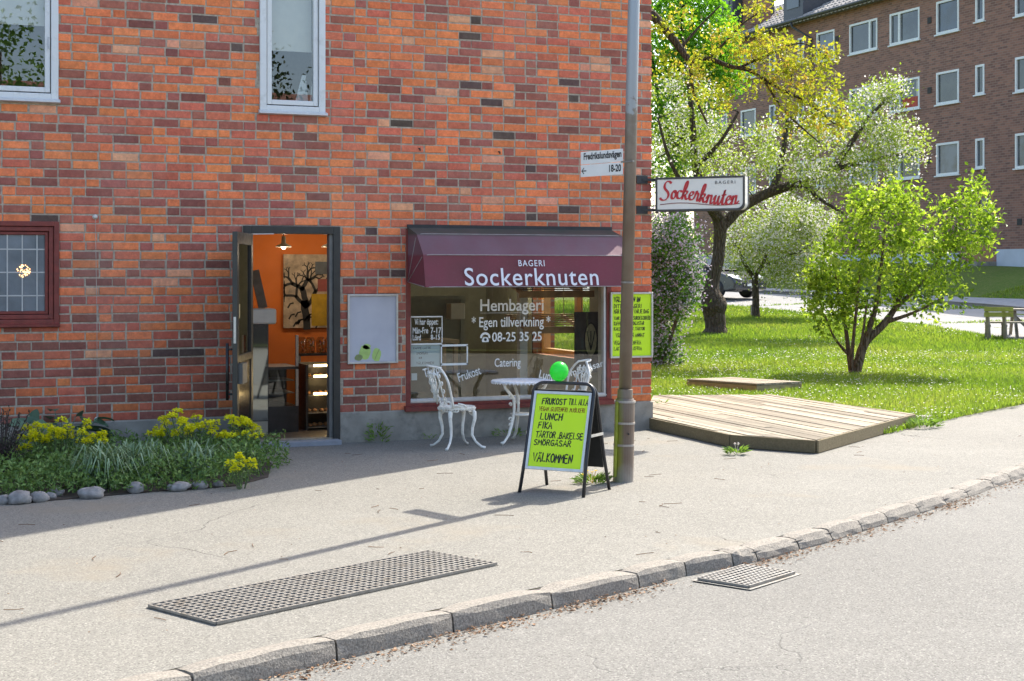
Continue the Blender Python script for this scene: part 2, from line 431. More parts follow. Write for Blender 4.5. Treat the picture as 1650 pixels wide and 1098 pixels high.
for a, b in zip(joints, joints[1:]):
    g = .007; n = 5; prof_n = 7; vs = []
    tall = rk.uniform(-.006, .006)
    for i in range(n + 1):
        p, t = along(KL, lerp(a + g, b - g, i / n)); nr = V(-t.y, t.x, 0)
        base = lerp(-.13, -.1, min(1, max(0, (p.x + 5) / 5)))
        endr = .012 if i in (0, n) else 0
        rr = .022 if p.x < -3 else .04
        pr = [(0.16, -.02), (.158, .006 - endr), (.09, .012 - endr + tall), (rr, .008 - endr + tall), (.004 + endr, -rr * .9), (-.004 + endr * .6, base * .6), (-.008, base - .06)]
        for o_, z in pr:
            j = mnoise.noise_vector(p * 9 + V(o_ * 30, z * 40, 0)) * .006
            vs.append(p + nr * o_ + V(0, 0, z) + j)
    fs = [(i * 7 + k, i * 7 + k + 1, (i + 1) * 7 + k + 1, (i + 1) * 7 + k) for i in range(n) for k in range(6)]
    fs += [tuple(range(7)), tuple(n * 7 + k for k in range(6, -1, -1))]
    MB().add(vs, fs).build('kerb_stone', M_KERB, pavement)
kf = MB()                                      # dirt filled joint line behind and under the stones
inn = off(KL, .02)
for i in range(1, len(KL) - 2): kf.quad(inn[i] + V(0, 0, -.02), inn[i + 1] + V(0, 0, -.02), kb[i + 1] + V(0, 0, -.004), kb[i] + V(0, 0, -.004))
kf.build('joint_filling', pmat('joint_dirt', (.07, .06, .05), .95), pavement)

# leaves and twigs blown against the kerb
rl = random.Random(8); lt = MB()
s0, s1, sm_ = arc_of(310) - 3, arc_of(1640), arc_of(1250)
for i in range(5200):
    s = rl.uniform(s0, s1); dens = mnoise.noise(V(s * 1.1, 3, 0)) + .35 + (.25 if s < sm_ else 0)
    if rl.random() > dens: continue
    p, t = along(KL, s); nr = V(t.y, -t.x, 0); d = abs(rl.gauss(0, .075)) + .012
    q = p + nr * d; q.z = lerp(-.1, -.065, min(1, max(0, (p.x + 5) / 5))) + .004 + max(0, .05 - d) * rl.random() * .4
    L = rl.uniform(.008, .03) * (1 if rl.random() < .92 else 1.6); an = rl.uniform(0, 6.28); dd = V(math.cos(an), math.sin(an), rl.uniform(-.2, .4)).normalized()
    if rl.random() < .12: lt.leaf(q, dd, V(0, 0, 1), L * 3.2, .004, rl.random())
    else: lt.leaf(q, dd, V(rl.uniform(-.5, .5), rl.uniform(-.5, .5), 1).normalized(), L, L * .6, rl.random())
lo_ = kind(lt.build('leaf_litter', leafmat('dry_leaves', [(.09, .055, .035), (.2, .11, .055), (.3, .17, .09), (.42, .3, .2)], .1, .8, (1, .9, .7))), 'stuff')
lo_['label'] = 'dry brown leaves and twigs gathered along the kerb'; lo_['category'] = 'leaf litter'
# loose twigs and specks on the pavement
tw = MB(); rt = random.Random(21)
for i in range(420):
    p = V(rt.uniform(-9, 3.5), rt.uniform(-8.4, -.6), .003)
    if p.y < -8.6 + (p.x + 6.8) * .42 + .4: continue
    an = rt.uniform(0, 6.28)
    if rt.random() < .22:
        L = rt.uniform(.05, .16); q = p + V(math.cos(an), math.sin(an), 0) * L; m = (p + q) / 2 + V(rt.uniform(-.02, .02), rt.uniform(-.02, .02), 0)
        tw.tube([p + V(0, 0, .003), m + V(0, 0, .003), q + V(0, 0, .003)], .0022, 4, False, rt.random() * .5)
    else:
        L = rt.uniform(.008, .02); tw.leaf(p, V(math.cos(an), math.sin(an), .1), V(0, 0, 1), L, L * .7, rt.random())
to_ = kind(tw.build('pavement_litter', MATS['dry_leaves']), 'stuff'); to_['label'] = 'thin twigs and specks scattered on the pavement'; to_['category'] = 'twigs'

# metal grates
M_GALV = pmat('galvanised_steel', (.27, .255, .225), .5, .2, 25, .2, 150, .35, dirt=(.2, .17, .13), dscale=9)
M_PIT = pmat('hollow_shade', (.016, .015, .014), 1.0, .3)  # near-black, the shade of a hollow put into the colour
def grate(name, label, O, U, Vv, nx, ny, z, bw, frame_w):
    o = thing(name, label, 'grate', O); X, Y = U.normalized(), Vv.normalized(); Lx, Ly = U.length, Vv.length
    Mx = Matrix((X, Y, V(0, 0, 1))).transposed().to_4x4(); Mx.translation = O
    MB().box(0, Lx, 0, Ly, z + .004, z + .0045, Mx).build('pit', M_PIT, o)
    b = MB()
    for i in range(ny + 1): y = Ly * i / ny; b.box(0, Lx, y - bw / 2, y + bw / 2, z + .006, z + .022, Mx)
    b.build('bearing_bars', M_GALV, o)['kind'] = 'stuff'
    b = MB()
    for i in range(nx + 1): x = Lx * i / nx; b.box(x - bw / 2, x + bw / 2, 0, Ly, z + .006, z + .020, Mx)
    b.build('cross_bars', M_GALV, o)['kind'] = 'stuff'
    fr = MB(); e = frame_w
    fr.box(-e, Lx + e, -e, -bw / 2 - .001, z + .001, z + .0035, Mx); fr.box(-e, Lx + e, Ly + bw / 2 + .001, Ly + e, z + .001, z + .0035, Mx)
    fr.box(-e, -bw / 2 - .001, -bw / 2, Ly + bw / 2, z + .001, z + .0035, Mx); fr.box(Lx + bw / 2 + .001, Lx + e, -bw / 2, Ly + bw / 2, z + .001, z + .0035, Mx)
    fr.build('frame', M_GALV, o)
    return o
ga, gb, gc = gnd(240, 980), gnd(690, 892), gnd(350, 1008)
U = gb - ga; W2 = V(U.y, -U.x, 0).normalized() * .60
grate('pavement_grate', 'long steel mesh grate set into the pavement', ga, U, W2, 44, 12, 0, .015, .01)
la, lb = gnd(1125, 935, -.08), gnd(1195, 915, -.08); la.z = lb.z = 0; U = lb - la; W2 = V(U.y, -U.x, 0).normalized() * .36
grate('road_gully', 'small steel drain grate in the road by the kerb', la, U * 1.08, W2, 13, 9, -.084, .012, .03)

# the lane behind the lawn and its far footway
NEARPX = [(1060, 487), (1200, 497), (1330, 509), (1480, 525), (1640, 552)]
ne = [terr(*p) for p in NEARPX]; ne = [ne[0] + (ne[0] - ne[1]) * 4] + ne + [ne[-1] + V(1.5, -6, 0), ne[-1] + V(10, -12, 0)]
def lane(name, w0, w1, z0, mat):
    mb = MB(); A_, B_ = off(ne, w0), off(ne, w1)
    for P in (A_, B_):
        for p in P: p.z = 0
    n = 6
    for i in range(len(ne) - 1):
        for k in range(8):
            r = []
            for j in range(n + 1):
                for kk in (k, k + 1):
                    p = A_[i].lerp(A_[i + 1], kk / 8).lerp(B_[i].lerp(B_[i + 1], kk / 8), j / n); r.append(V(p.x, p.y, height(p.x, p.y) + z0))
            for j in range(n): mb.quad(r[2 * j], r[2 * j + 1], r[2 * j + 3], r[2 * j + 2])
    return kind(mb.build(name, mat, smooth=True), 'structure')
lane('side_road', 0, 6.0, .04, M_FROAD)
lane('side_footway', 6.0, 7.6, .14, pmat('footway_asphalt', (.26, .255, .25), .9, .15, 4))
kbm = MB()
A_ = off(ne, 6.0)
for a, b in zip(A_, A_[1:]):
    for t in range(6):
        p, q = a.lerp(b, t / 6), a.lerp(b, (t + 1) / 6); p.z, q.z = height(p.x, p.y), height(q.x, q.y)
        kbm.quad(p + V(0, 0, .03), q + V(0, 0, .03), q + V(.02, .01, .155), p + V(.02, .01, .155)); kbm.quad(p + V(.02, .01, .155), q + V(.02, .01, .155), q + V(.14, .08, .155), p + V(.14, .08, .155))
kind(kbm.build('side_kerb', M_KERB), 'structure')

# grass and fallen petals on the lawn
def lawn_point(r):
    while True:
        Z = lerp(15.5, 48, r.random() ** 1.5); px = r.uniform(880, 1950); u = (px - CX) / F
        p = CAM + (AX + RX * u) * Z
        if p.x < .35: continue
        s = (V(p.x, p.y, 0) - LE0).dot(LEN)
        if s < .03 + .1 * mnoise.noise(V(p.x * 2, p.y * 2, 5)): continue
        return p, Z
def side_of_road(p):
    return min((p - a).dot((V(-(b - a).y, (b - a).x, 0)).normalized()) for a, b in zip(ne[1:], ne[2:-1]))
rg = random.Random(77); gm = MB(); N = 0
while N < 165000:
    p, Z = lawn_point(rg)
    inner = True
    for a, b in zip(ne, ne[1:]):
        t = (p - a).dot(b - a) / (b - a).length_squared
        if 0 <= t <= 1:
            nrm = V(-(b - a).y, (b - a).x, 0).normalized()
            if (V(p.x, p.y, 0) - V(a.x, a.y, 0)).dot(nrm) > -.03: inner = False
    if not inner and not (p.x > 23.2): 
        N += 1; continue
    z = height(p.x, p.y) + .012; bare = mnoise.noise(V(p.x * .7, p.y * .7, 9)) ; tone = .5 + .35 * mnoise.noise(V(p.x * .45, p.y * .45, 2)) + rg.uniform(-.22, .22)
    hh = rg.uniform(.035, .085) * (1 + .35 * bare) * (1.0 if Z < 30 else 1.25); ww = rg.uniform(.006, .011) * max(1, Z / 20)
    for _ in range(2):
        an = rg.uniform(0, 6.28); lean = rg.uniform(0, .9); c, s_ = math.cos(an), math.sin(an)
        b = V(p.x + rg.uniform(-.04, .04), p.y + rg.uniform(-.04, .04), z)
        gm.add((b + V(-s_ * ww, c * ww, 0), b + V(s_ * ww, -c * ww, 0), b + V(c * lean * hh, s_ * lean * hh, hh)), ((0, 1, 2),), max(0, min(1, tone)))
    N += 1
go = kind(gm.build('grass', leafmat('grass_blades', [(.09, .16, .02), (.15, .24, .03), (.24, .31, .05), (.36, .35, .12)], .5, .6)), 'stuff')
go['label'] = 'short sunlit lawn grass beyond the timber deck'; go['category'] = 'grass'
pm = MB(); rp = random.Random(31)
for i in range(36000):
    p, Z = lawn_point(rp)
    d = mnoise.noise(V(p.x * .28, p.y * .28, 14)) + .12 + (.25 if Z < 30 else 0)
    if rp.random() > d * 1.3: continue
    if p.x > 21: continue
    z = height(p.x, p.y) + rp.uniform(.03, .085); r_ = rp.uniform(.009, .016) * max(1, Z / 24); an = rp.uniform(0, 6.28)
    nn = V(rp.uniform(-.6, .6), rp.uniform(-.6, .6), 1).normalized(); pm.leaf(V(p.x, p.y, z), V(math.cos(an), math.sin(an), 0), nn, r_ * 2, r_ * 1.9, rp.uniform(.3, 1), 0)
po = kind(pm.build('daisies_and_petals', leafmat('white_petals', [(.7, .62, .58), (.82, .8, .76)], .3, .6, (1, 1, 1))), 'stuff')
po['label'] = 'white daisies and fallen petals dotted over the lawn'; po['category'] = 'petals'

# ================================================================ the bakery building
BLD = thing('brick_building', 'red brick building with a bakery on its ground floor', 'building', (0, 0, 0))
def brick_tone(r, z):
    t = r.random(); k = 1 - .18 * max(0, min(1, (1.9 - z) / 1.4))        # the lower courses are toned darker
    if t < .38: c = (.79, .23, .088)
    elif t < .69: c = (.62, .17, .098)
    elif t < .905: c = (.39, .13, .094)
    elif t < .95: c = (.27, .1, .075)
    elif t < .965: c = (.12, .08, .065)
    else: c = (.74, .33, .19)
    if z < 1.4 and r.random() < .3: c = (.32, .125, .09)
    j = r.uniform(.85, 1.15); h = r.uniform(.92, 1.08)
    return (c[0] * j * k, c[1] * j * h * k, c[2] * j * k)
def brick_mat():
    k = NT('facade_brick'); c = k.attr()
    geo = k.tc.outputs['Object']
    n1 = k.noise(24, 6, .75); n2 = k.noise(11, 4, .65); n3 = k.noise(150, 3, .6)
    c = k.mix(k.fmap(n2, .42, .66, 0, .6), c, k.mix(1.0, c, (.66, .58, .6), 'MULTIPLY'))
    c = k.mix(k.fmap(n1, .45, .66, 0, .75), c, k.mix(1.0, c, (1.35, 1.32, 1.25), 'MULTIPLY'))
    c = k.mix(k.fmap(n3, .62, .78, 0, .35), c, (.12, .06, .05))
    c = k.mix(k.fmap(k.noise(46, 2), .73, .78, 0, .6), c, (.5, .45, .4))
    c = k.mix(k.fmap(k.noise(.9, 5, .65), .5, .75, 0, .2), c, (.42, .36, .31))     # lime bloom
    return k.done(c, .88, k.bump(k.math('ADD', n1, k.math('MULTIPLY', n3, .5)), .55, .006), 0, .25)
M_BRICK = brick_mat()
M_MORT = pmat('mortar', (.44, .37, .285), .95, .3, 30, .8, 200, dirt=(.33, .27, .2), dscale=5)
M_PLINTH = pmat('plinth_render', (.3, .275, .23), .9, .22, 5, .5, 60, dirt=(.12, .115, .1), dscale=4)
def brick_texture():
    k = NT('far_brick_face'); mp = k.n('Mapping'); k.l(k.tc.outputs['Object'], mp.inputs[0]); mp.inputs['Rotation'].default_value = (0, math.radians(90), math.radians(90))
    return k
PITCH = .0900; TOPZ = 5.4; X0 = -9.6; PLZ = .325
def R4(a, b, y=0.0):                               # an opening from its two corner pixels on the facade
    p, q = fac(*a, y), fac(*b, y); return [min(p.x, q.x), max(p.x, q.x), min(p.z, q.z), max(p.z, q.z)]
W_A = [-8.02, -6.60, 3.51, 4.95]; W_B = [-4.585, -3.885, 3.49, 4.95]; W_RED = [-7.75, -6.592, 1.30, 2.318]
W_DOOR = [-4.757, -3.726, .03, 2.30]; W_SHOP = [-2.985, -.518, .335, 2.29]
OPEN = [W_A, W_B, W_RED, W_DOOR, W_SHOP]
def wall_mesh(x0, x1, y0, y1, z0, z1, opens, mb=None, axis='x'):
    mb = mb or MB(); xs = sorted({x0, x1, *[min(max(o[i], x0), x1) for o in opens for i in (0, 1)]}); zs = sorted({z0, z1, *[min(max(o[i], z0), z1) for o in opens for i in (2, 3)]})
    def solid(i, j):
        if i < 0 or j < 0 or i >= len(xs) - 1 or j >= len(zs) - 1: return False
        cx, cz = (xs[i] + xs[i + 1]) / 2, (zs[j] + zs[j + 1]) / 2
        return not any(o[0] < cx < o[1] and o[2] < cz < o[3] for o in opens)
    P = (lambda x, y, z: V(x, y, z)) if axis == 'x' else (lambda x, y, z: V(y, x, z))
    for i in range(len(xs) - 1):
        for j in range(len(zs) - 1):
            if not solid(i, j): continue
            a, b, c, d = xs[i], xs[i + 1], zs[j], zs[j + 1]
            mb.quad(P(a, y0, c), P(b, y0, c), P(b, y0, d), P(a, y0, d)); mb.quad(P(a, y1, c), P(a, y1, d), P(b, y1, d), P(b, y1, c))
            if not solid(i - 1, j): mb.quad(P(a, y0, c), P(a, y0, d), P(a, y1, d), P(a, y1, c))
            if not solid(i + 1, j): mb.quad(P(b, y0, c), P(b, y1, c), P(b, y1, d), P(b, y0, d))
            if not solid(i, j - 1): mb.quad(P(a, y0, c), P(a, y1, c), P(b, y1, c), P(b, y0, c))
            if not solid(i, j + 1): mb.quad(P(a, y0, d), P(b, y0, d), P(b, y1, d), P(a, y1, d))
    return mb
# mortar bed the bricks stand proud of, inner leaf, side wall
WALL = wall_mesh(X0, -.012, .0065, .10, PLZ - .02, TOPZ, OPEN).build('wall', M_MORT, BLD)
M_INNER = pmat('plaster_warm_white', (.55, .5, .42), .9, .08)
M_ORANGE = pmat('orange_wall_paint', (.62, .155, .02), .75, .1, 2)
wall_mesh(X0, -.10, .102, .34, 0, TOPZ, [[o[0] + .005, o[1] - .005, o[2] + (.0 if o is not W_DOOR else 0), o[3] - .005] for o in OPEN]).build('inner_leaf', M_INNER, BLD)
def grid_brick(name, scale_rot):
    k = NT(name); sep = k.n('SeparateXYZ'); k.l(k.tc.outputs['Object'], sep.inputs[0]); cb = k.n('CombineXYZ')
    k.l(k.math('ADD', sep.outputs[0], sep.outputs[1]), cb.inputs[0]); k.l(sep.outputs[2], cb.inputs[1])
    b = k.n('TexBrick'); b.offset = .5; b.inputs['Scale'].default_value = 1.0; b.inputs['Brick Width'].default_value = .262; b.inputs['Row Height'].default_value = .09; b.inputs['Mortar Size'].default_value = .012; b.inputs['Bias'].default_value = -.1
    b.inputs['Color1'].default_value = (.38, .16, .085, 1); b.inputs['Color2'].default_value = (.2, .085, .06, 1); b.inputs['Mortar'].default_value = (.24, .21, .17, 1); k.l(cb.outputs[0], b.inputs['Vector'])
    return k.done(b.outputs['Color'], .9, k.bump(b.outputs['Fac'], -.4, .01), 0, .2)
M_GB = grid_brick('gable_brick', 1)
# storeys above the picture, gable end with the shop's side window, back and roof
SIDEW = [.95, 2.75, .75, 2.25]
wall_mesh(.10, 10.0, -.012, -.32, 0, TOPZ, [SIDEW], axis='y').build('gable_wall', M_GB, BLD)
MB().box(-30, -.012, .0, 10, TOPZ, 12.2).build('upper_storeys', M_GB, BLD)
MB().box(-30, -.33, 9.7, 10, 0, TOPZ - .005).build('back_wall', M_GB, BLD)
MB().box(-30, X0, .0, 9.69, 0, TOPZ - .005).build('left_wing', M_GB, BLD)
rfm = MB(); rfm.add([V(-30, -.5, 12.2), V(.4, -.5, 12.2), V(.4, 10.5, 12.2), V(-30, 10.5, 12.2), V(-30, 5, 14.6), V(.4, 5, 14.6)], [(0, 1, 5, 4), (2, 3, 4, 5), (1, 2, 5), (3, 0, 4), (0, 3, 2, 1)])
rfm.build('roof', pmat('clay_roof', (.2, .09, .06), .8), BLD)
# plinth with a chamfered top edge
pl = MB()
for x0, x1 in ((X0, W_DOOR[0] - .0), (W_DOOR[1], .012)):
    pl.add([V(x, y, z) for x in (x0, x1) for y, z in ((-.012, -.1), (-.012, PLZ - .012), (.004, PLZ - .002), (.09, PLZ - .002), (.09, -.1))], [(0, 5, 6, 1), (1, 6, 7, 2), (2, 7, 8, 3), (0, 1, 2, 3, 4), (9, 8, 7, 6, 5), (3, 8, 9, 4)])
pl.build('plinth', M_PLINTH, BLD)
MB().box(-.30, .011, .092, 9.9, -.1, PLZ - .002).build('plinth', M_PLINTH, BLD)

# bricks in monk bond (two stretchers, one header), each with its own tone, chamfer and wobble
SL, HL, JT = .247, .118, .016
rb = random.Random(2024)
def brick_geo(mb, x0, x1, z0, z1, r, col, hi=True):
    w = lambda a: r.uniform(-a, a)
    ya = w(.0022); c = .0045
    x0 += w(.004); x1 += w(.004); z0 += w(.003); z1 += w(.003)
    f = [V(x0 + c, ya + w(.0012), z0 + c), V(x1 - c, ya + w(.0012), z0 + c), V(x1 - c, ya + w(.0012), z1 - c), V(x0 + c, ya + w(.0012), z1 - c)]
    if hi and r.random() < .38:                     # a knocked corner
        i = r.randrange(4); f[i] += V((1 if i in (0, 3) else -1) * r.uniform(.004, .02), .002, (1 if i < 2 else -1) * r.uniform(.002, .01))
    s = [V(x0, ya + c, z0), V(x1, ya + c, z0), V(x1, ya + c, z1), V(x0, ya + c, z1)]
    b = [V(p.x, .03, p.z) for p in s]
    mb.add(f + s + b, [(0, 1, 2, 3)] + [(4 + i, 4 + (i + 1) % 4, (i + 1) % 4, i) for i in range(4)] + [(8 + i, 8 + (i + 1) % 4, 4 + (i + 1) % 4, 4 + i) for i in range(4)], col)
def cut(x0, x1, z0, z1):
    segs = [(x0, x1)]
    for o in OPEN:
        if z1 > o[2] + .01 and z0 < o[3] - .01:
            ns = []
            for a, b in segs:
                if b <= o[0] - 0 or a >= o[1]: ns.append((a, b)); continue
                if a < o[0] - .02: ns.append((a, o[0] - .004))
                if b > o[1] + .02: ns.append((o[1] + .004, b))
            segs = ns
    return [(a, b) for a, b in segs if b - a > .03]
bricks = []; course = 0; z = PLZ + .004
while z < TOPZ - .09:
    per = 2 * (SL + JT) + HL + JT; x = -.0 - rb.choice((0, 1)) * 0
    # laid from the corner leftwards so the corner toothing alternates
    x = 0.0; seq = ['H', 'S', 'S'] if course % 2 else ['S', 'S', 'H']; k = (course * 5 // 3) % 3 if course % 2 == 0 else 0
    x_first = True; i = rb.randrange(3) if course > 0 else 0
    shift = [0, .13, .33, .46, .2, .06][course % 6]; first = ('H' if course % 2 else 'S')
    L = HL if first == 'H' else SL
    for a, b in cut(-L, 0, z, z + PITCH - JT): bricks.append((a, b, z, z + PITCH - JT))
    x = -L - JT; n = course % 3
    while x > X0:
        t = 'SSH'[n % 3]; n += 1; L = SL if t == 'S' else HL
        for a, b in cut(x - L, x, z, z + PITCH - JT): bricks.append((a, b, z, z + PITCH - JT))
        x -= L + JT * rb.uniform(.85, 1.2)
    z += PITCH; course += 1
def shown(b):
    p = pix(V((b[0] + b[1]) / 2, 0, (b[2] + b[3]) / 2)); return 0 < p[0] < 1650 and 0 < p[1] < 1098
def blocked(b):
    p = pix(V((b[0] + b[1]) / 2, 0, (b[2] + b[3]) / 2)); return p[1] > 665
order = sorted([i for i, b in enumerate(bricks) if shown(b) and not blocked(b) and b[1] - b[0] > .2], key=lambda i: zc(V(bricks[i][0], 0, bricks[i][2])))
single = set(order[:300]); rest = MB()
for i, b in enumerate(bricks):
    col = brick_tone(rb, b[2])
    if i in single:
        m = MB(); brick_geo(m, *b, rb, col); m.build('brick', M_BRICK, WALL)
    else: brick_geo(rest, *b, rb, col)
ro = rest.build('brickwork', M_BRICK, WALL); ro['kind'] = 'stuff'

# ---------------------------------------------------------------- windows and door
M_WHITE = pmat('white_window_paint', (.72, .72, .7), .45, .06, 6, dirt=(.5, .5, .47), dscale=6)
M_GLASS = glassmat('window_glass', (.86, .9, .88), 4.0)
M_SHOPGL = glassmat('shop_glass', (.88, .92, .88), 3.6)
M_REDP = pmat('dark_red_frame_paint', (.2, .036, .025), .5, .25, 12, .2, 90, dirt=(.11, .03, .025), dscale=8)
M_DARK = pmat('dark_bronze_door_paint', (.035, .034, .03), .38, .2, 12)
M_STEEL = pmat('brushed_steel', (.5, .5, .49), .35, .12, 30, metal=.9)
def frame_rect(o, w, y0, y1, mb=None, wb=None):
    mb = mb or MB(); wb = wb or w
    mb.box(o[0], o[0] + w, y0, y1, o[2], o[3]); mb.box(o[1] - w, o[1], y0, y1, o[2], o[3])
    mb.box(o[0] + w, o[1] - w, y0, y1, o[3] - w, o[3]); mb.box(o[0] + w, o[1] - w, y0, y1, o[2], o[2] + wb); return mb
def inset(o, d, db=None): return [o[0] + d, o[1] - d, o[2] + (db or d), o[3] - d]
def upper_window(o, blind_to, stuff=None):
    wd = group_node('window', BLD)
    frame_rect(o, .07, -.022, .09).build('frame', M_WHITE, wd, bevel=.006)
    s = inset(o, .078, .082); frame_rect(s, .05, -.006, .06).build('sash', M_WHITE, wd, bevel=.006)
    g = inset(s, .045); MB().quad(V(g[0], .02, g[2]), V(g[1], .02, g[2]), V(g[1], .02, g[3]), V(g[0], .02, g[3])).build('pane', M_GLASS, wd)
    sl = MB(); sl.add([V(x, y, z) for x in (o[0] - .015, o[1] + .015) for y, z in ((-.06, o[2] - .018), (-.06, o[2] + .004), (.03, o[2] + .03), (.03, o[2] - .03))], [(0, 4, 5, 1), (1, 5, 6, 2), (2, 6, 7, 3), (3, 7, 4, 0), (0, 1, 2, 3), (7, 6, 5, 4)])
    sl.build('sill', pmat('aluminium_sill', (.62, .63, .64), .4, .08, metal=.3), wd)
    b = MB(); b.box(g[0], g[1], .10, .106, blind_to, g[3]); b.box(g[0], g[1], .092, .114, blind_to - .02, blind_to); b.build('roller_blind', pmat('blind_cloth', (.62, .58, .5), .9, .05), wd)
    return wd
wa = upper_window(W_A, 4.28)
MB().box(-6.70, -6.68, -.016, -.0065, 4.02, 4.14).build('latch', M_STEEL, wa)
wb_ = upper_window(W_B, fac(470, 78).z)
# rooms behind the upper panes
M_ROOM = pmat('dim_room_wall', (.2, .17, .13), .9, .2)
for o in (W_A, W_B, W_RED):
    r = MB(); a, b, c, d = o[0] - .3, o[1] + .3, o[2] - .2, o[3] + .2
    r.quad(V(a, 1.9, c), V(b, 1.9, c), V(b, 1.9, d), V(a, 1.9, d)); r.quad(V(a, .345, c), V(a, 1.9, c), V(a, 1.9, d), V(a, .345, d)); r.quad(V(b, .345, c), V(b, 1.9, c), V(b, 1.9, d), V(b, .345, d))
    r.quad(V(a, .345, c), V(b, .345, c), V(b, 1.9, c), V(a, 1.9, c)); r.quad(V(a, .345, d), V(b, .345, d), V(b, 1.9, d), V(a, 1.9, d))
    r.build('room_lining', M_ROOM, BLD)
# things on the sill of the middle window: folded blind slats
fb = thing('folded_slats', 'white slats leaning inside the upper middle window', 'slats', (-4.1, .16, 3.56))
for k, (x, t, hgt) in enumerate(((-4.16, .1, .36), (-4.10, .04, .30), (-4.04, -.02, .27), (-3.99, .03, .24))):
    MB().bar((x, .17, 3.56), (x + t, .2, 3.56 + hgt), .045, .012, V(0, -1, 0)).build('slat', M_WHITE, fb)
# leaded red window
wr = group_node('window', BLD); o = W_RED
frame_rect(o, .05, -.018, .085).build('frame', M_REDP, wr, bevel=.006)
o2 = inset(o, .053); frame_rect(o2, .045, -.004, .08).build('casing', M_REDP, wr, bevel=.006)
o3 = inset(o2, .05); frame_rect(o3, .03, .012, .07).build('sash', M_REDP, wr, bevel=.004)
MB().add([V(x, y, z) for x in (o[0] - .01, o[1] + .004) for y, z in ((-.05, o[2] - .02), (-.05, o[2] + .0), (.0, o[2] + .02), (.0, o[2] - .03))], [(0, 4, 5, 1), (1, 5, 6, 2), (2, 6, 7, 3), (3, 7, 4, 0), (0, 1, 2, 3), (7, 6, 5, 4)]).build('sill', M_REDP, wr)
g = inset(o3, .028)
def obscured():
    k = NT('obscured_glass'); c = k.mix(k.fmap(k.noise(3, 4), .35, .7), (.13, .15, .16), (.22, .25, .27))
    return k.done(c, .12, k.bump(k.voro(90), .12, .01), 0, .5)
M_OBS = obscured()
xs_ = [g[0]]; x = g[1]; cols = []
lx = [fac(p, 440).x for p in (60 / 5 , 181 / 5, 300 / 5)]            # lead lines, from the picture
while lx[0] - (lx[1] - lx[0]) > g[0] + .04: lx = [lx[0] - (lx[1] - lx[0])] + lx
lz = [fac(50, 340 + q / 5).z for q in (310, 496, 684)]
XS = [g[0]] + lx + [g[1]]; ZS = sorted([g[2]] + lz + [g[3]])
for a, b in zip(XS, XS[1:]):
    for c, d in zip(ZS, ZS[1:]): MB().box(a + .004, b - .004, .03, .034, c + .004, d - .004).build('pane', M_OBS, wr)
ld = MB()
for q in lx: ld.box(q - .006, q + .006, .024, .04, g[2], g[3])
for q in lz: ld.box(g[0], g[1], .026, .038, q - .006, q + .006)
ld.build('lead_came', pmat('lead', (.5, .49, .46), .55, .1), wr)
wl = thing('wall_lamp', 'glowing round lamp behind the leaded red window', 'lamp', (fac(38, 437, .02).x, .02, fac(38, 437).z))
m = MB()
rr_ = random.Random(5)
for i in range(60):                                 # light broken up by the pebbled glass
    a, q = rr_.uniform(0, 6.28), .062 * rr_.random() ** .6; c = WL[wl.name] + V(math.cos(a) * q, 0, math.sin(a) * q); s_ = rr_.uniform(.003, .008)
    m.prism([(s_ * math.cos(t * 1.257), s_ * math.sin(t * 1.257)) for t in range(5)], .002, Matrix.Translation(c + V(0, .004, 0)) @ Matrix.Rotation(math.pi / 2, 4, 'X'))
m.build('lamp_glow', emit('warm_glow', (1, .6, .28), 1.0), wl)

# door: frame, threshold, open leaf
dr = group_node('doorway', BLD); o = W_DOOR
fr = MB(); fr.box(o[0], o[0] + .075, -.03, .12, o[2], o[3]); fr.box(o[1] - .075, o[1], -.03, .12, o[2], o[3]); fr.box(o[0] + .075, o[1] - .075, -.03, .12, o[3] - .08, o[3])
fr.build('frame', M_DARK, dr, bevel=.005)
MB().box(o[1] - .112, o[1] - .0755, .0, .10, o[2] + .03, o[3] - .081).build('jamb_edge', pmat('door_stop_paint', (.16, .155, .14), .5), dr)
MB().box(o[0] + .075, o[1] - .075, -.02, .13, .03, .062).build('threshold', pmat('worn_wood', (.3, .26, .2), .7, .3, 20), dr)
MB().box(o[0] - .12, o[1] - .02, -.16, -.0125, -.02, .05).build('step', pmat('concrete_step', (.3, .31, .33), .85, .15, 6, .4), dr, bevel=.008)
door = group_node('door', BLD)
hx = V(o[0] + .07, -.035, 0); ang = math.radians(-112)                 # hinge at the left jamb, swung out
dm = Matrix.Translation(hx) @ Matrix.Rotation(ang, 4, 'Z')
dw, dz0, dz1 = .90, .075, 2.215
lf = MB(); lf.box(0, .1, -.025, .025, dz0, dz1, dm); lf.box(dw - .1, dw, -.025, .025, dz0, dz1, dm); lf.box(.1, dw - .1, -.025, .025, dz1 - .12, dz1, dm); lf.box(.1, dw - .1, -.025, .025, .93, 1.0, dm); lf.box(.1, dw - .1, -.025, .025, dz0, dz0 + .1, dm)
lf.build('leaf', M_DARK, door, bevel=.003)
MB().box(.1, dw - .1, -.004, .004, 1.0, dz1 - .12, dm).build('pane', glassmat('dark_glass', (.05, .05, .05), 1.5), door)
k = NT('lacquered_panel'); MB().box(.1, dw - .1, -.012, .012, dz0 + .1, .93, dm).build('panel', k.done((.012, .012, .014), .18, k.bump(k.noise(2.5), .1, .02)), door)
MB().box(dw, dw + .003, -.012, .012, 1.12, 1.38, dm).build('lock_plate', M_STEEL, door)
MB().box(.66, .8, .004, .008, 1.36, 1.5, dm).build('notice', pmat('yellowed_paper', (.55, .42, .2), .8, .1), door)
MB().box(.6, .86, .026, .07, .72, .92, dm).build('lock_case', pmat('door_lock_case', (.09, .09, .085), .5), door)
hd = MB(); hd.tube([dm @ V(dw - .06, -.085, .56), dm @ V(dw - .06, -.085, 1.12)], .016, 10)
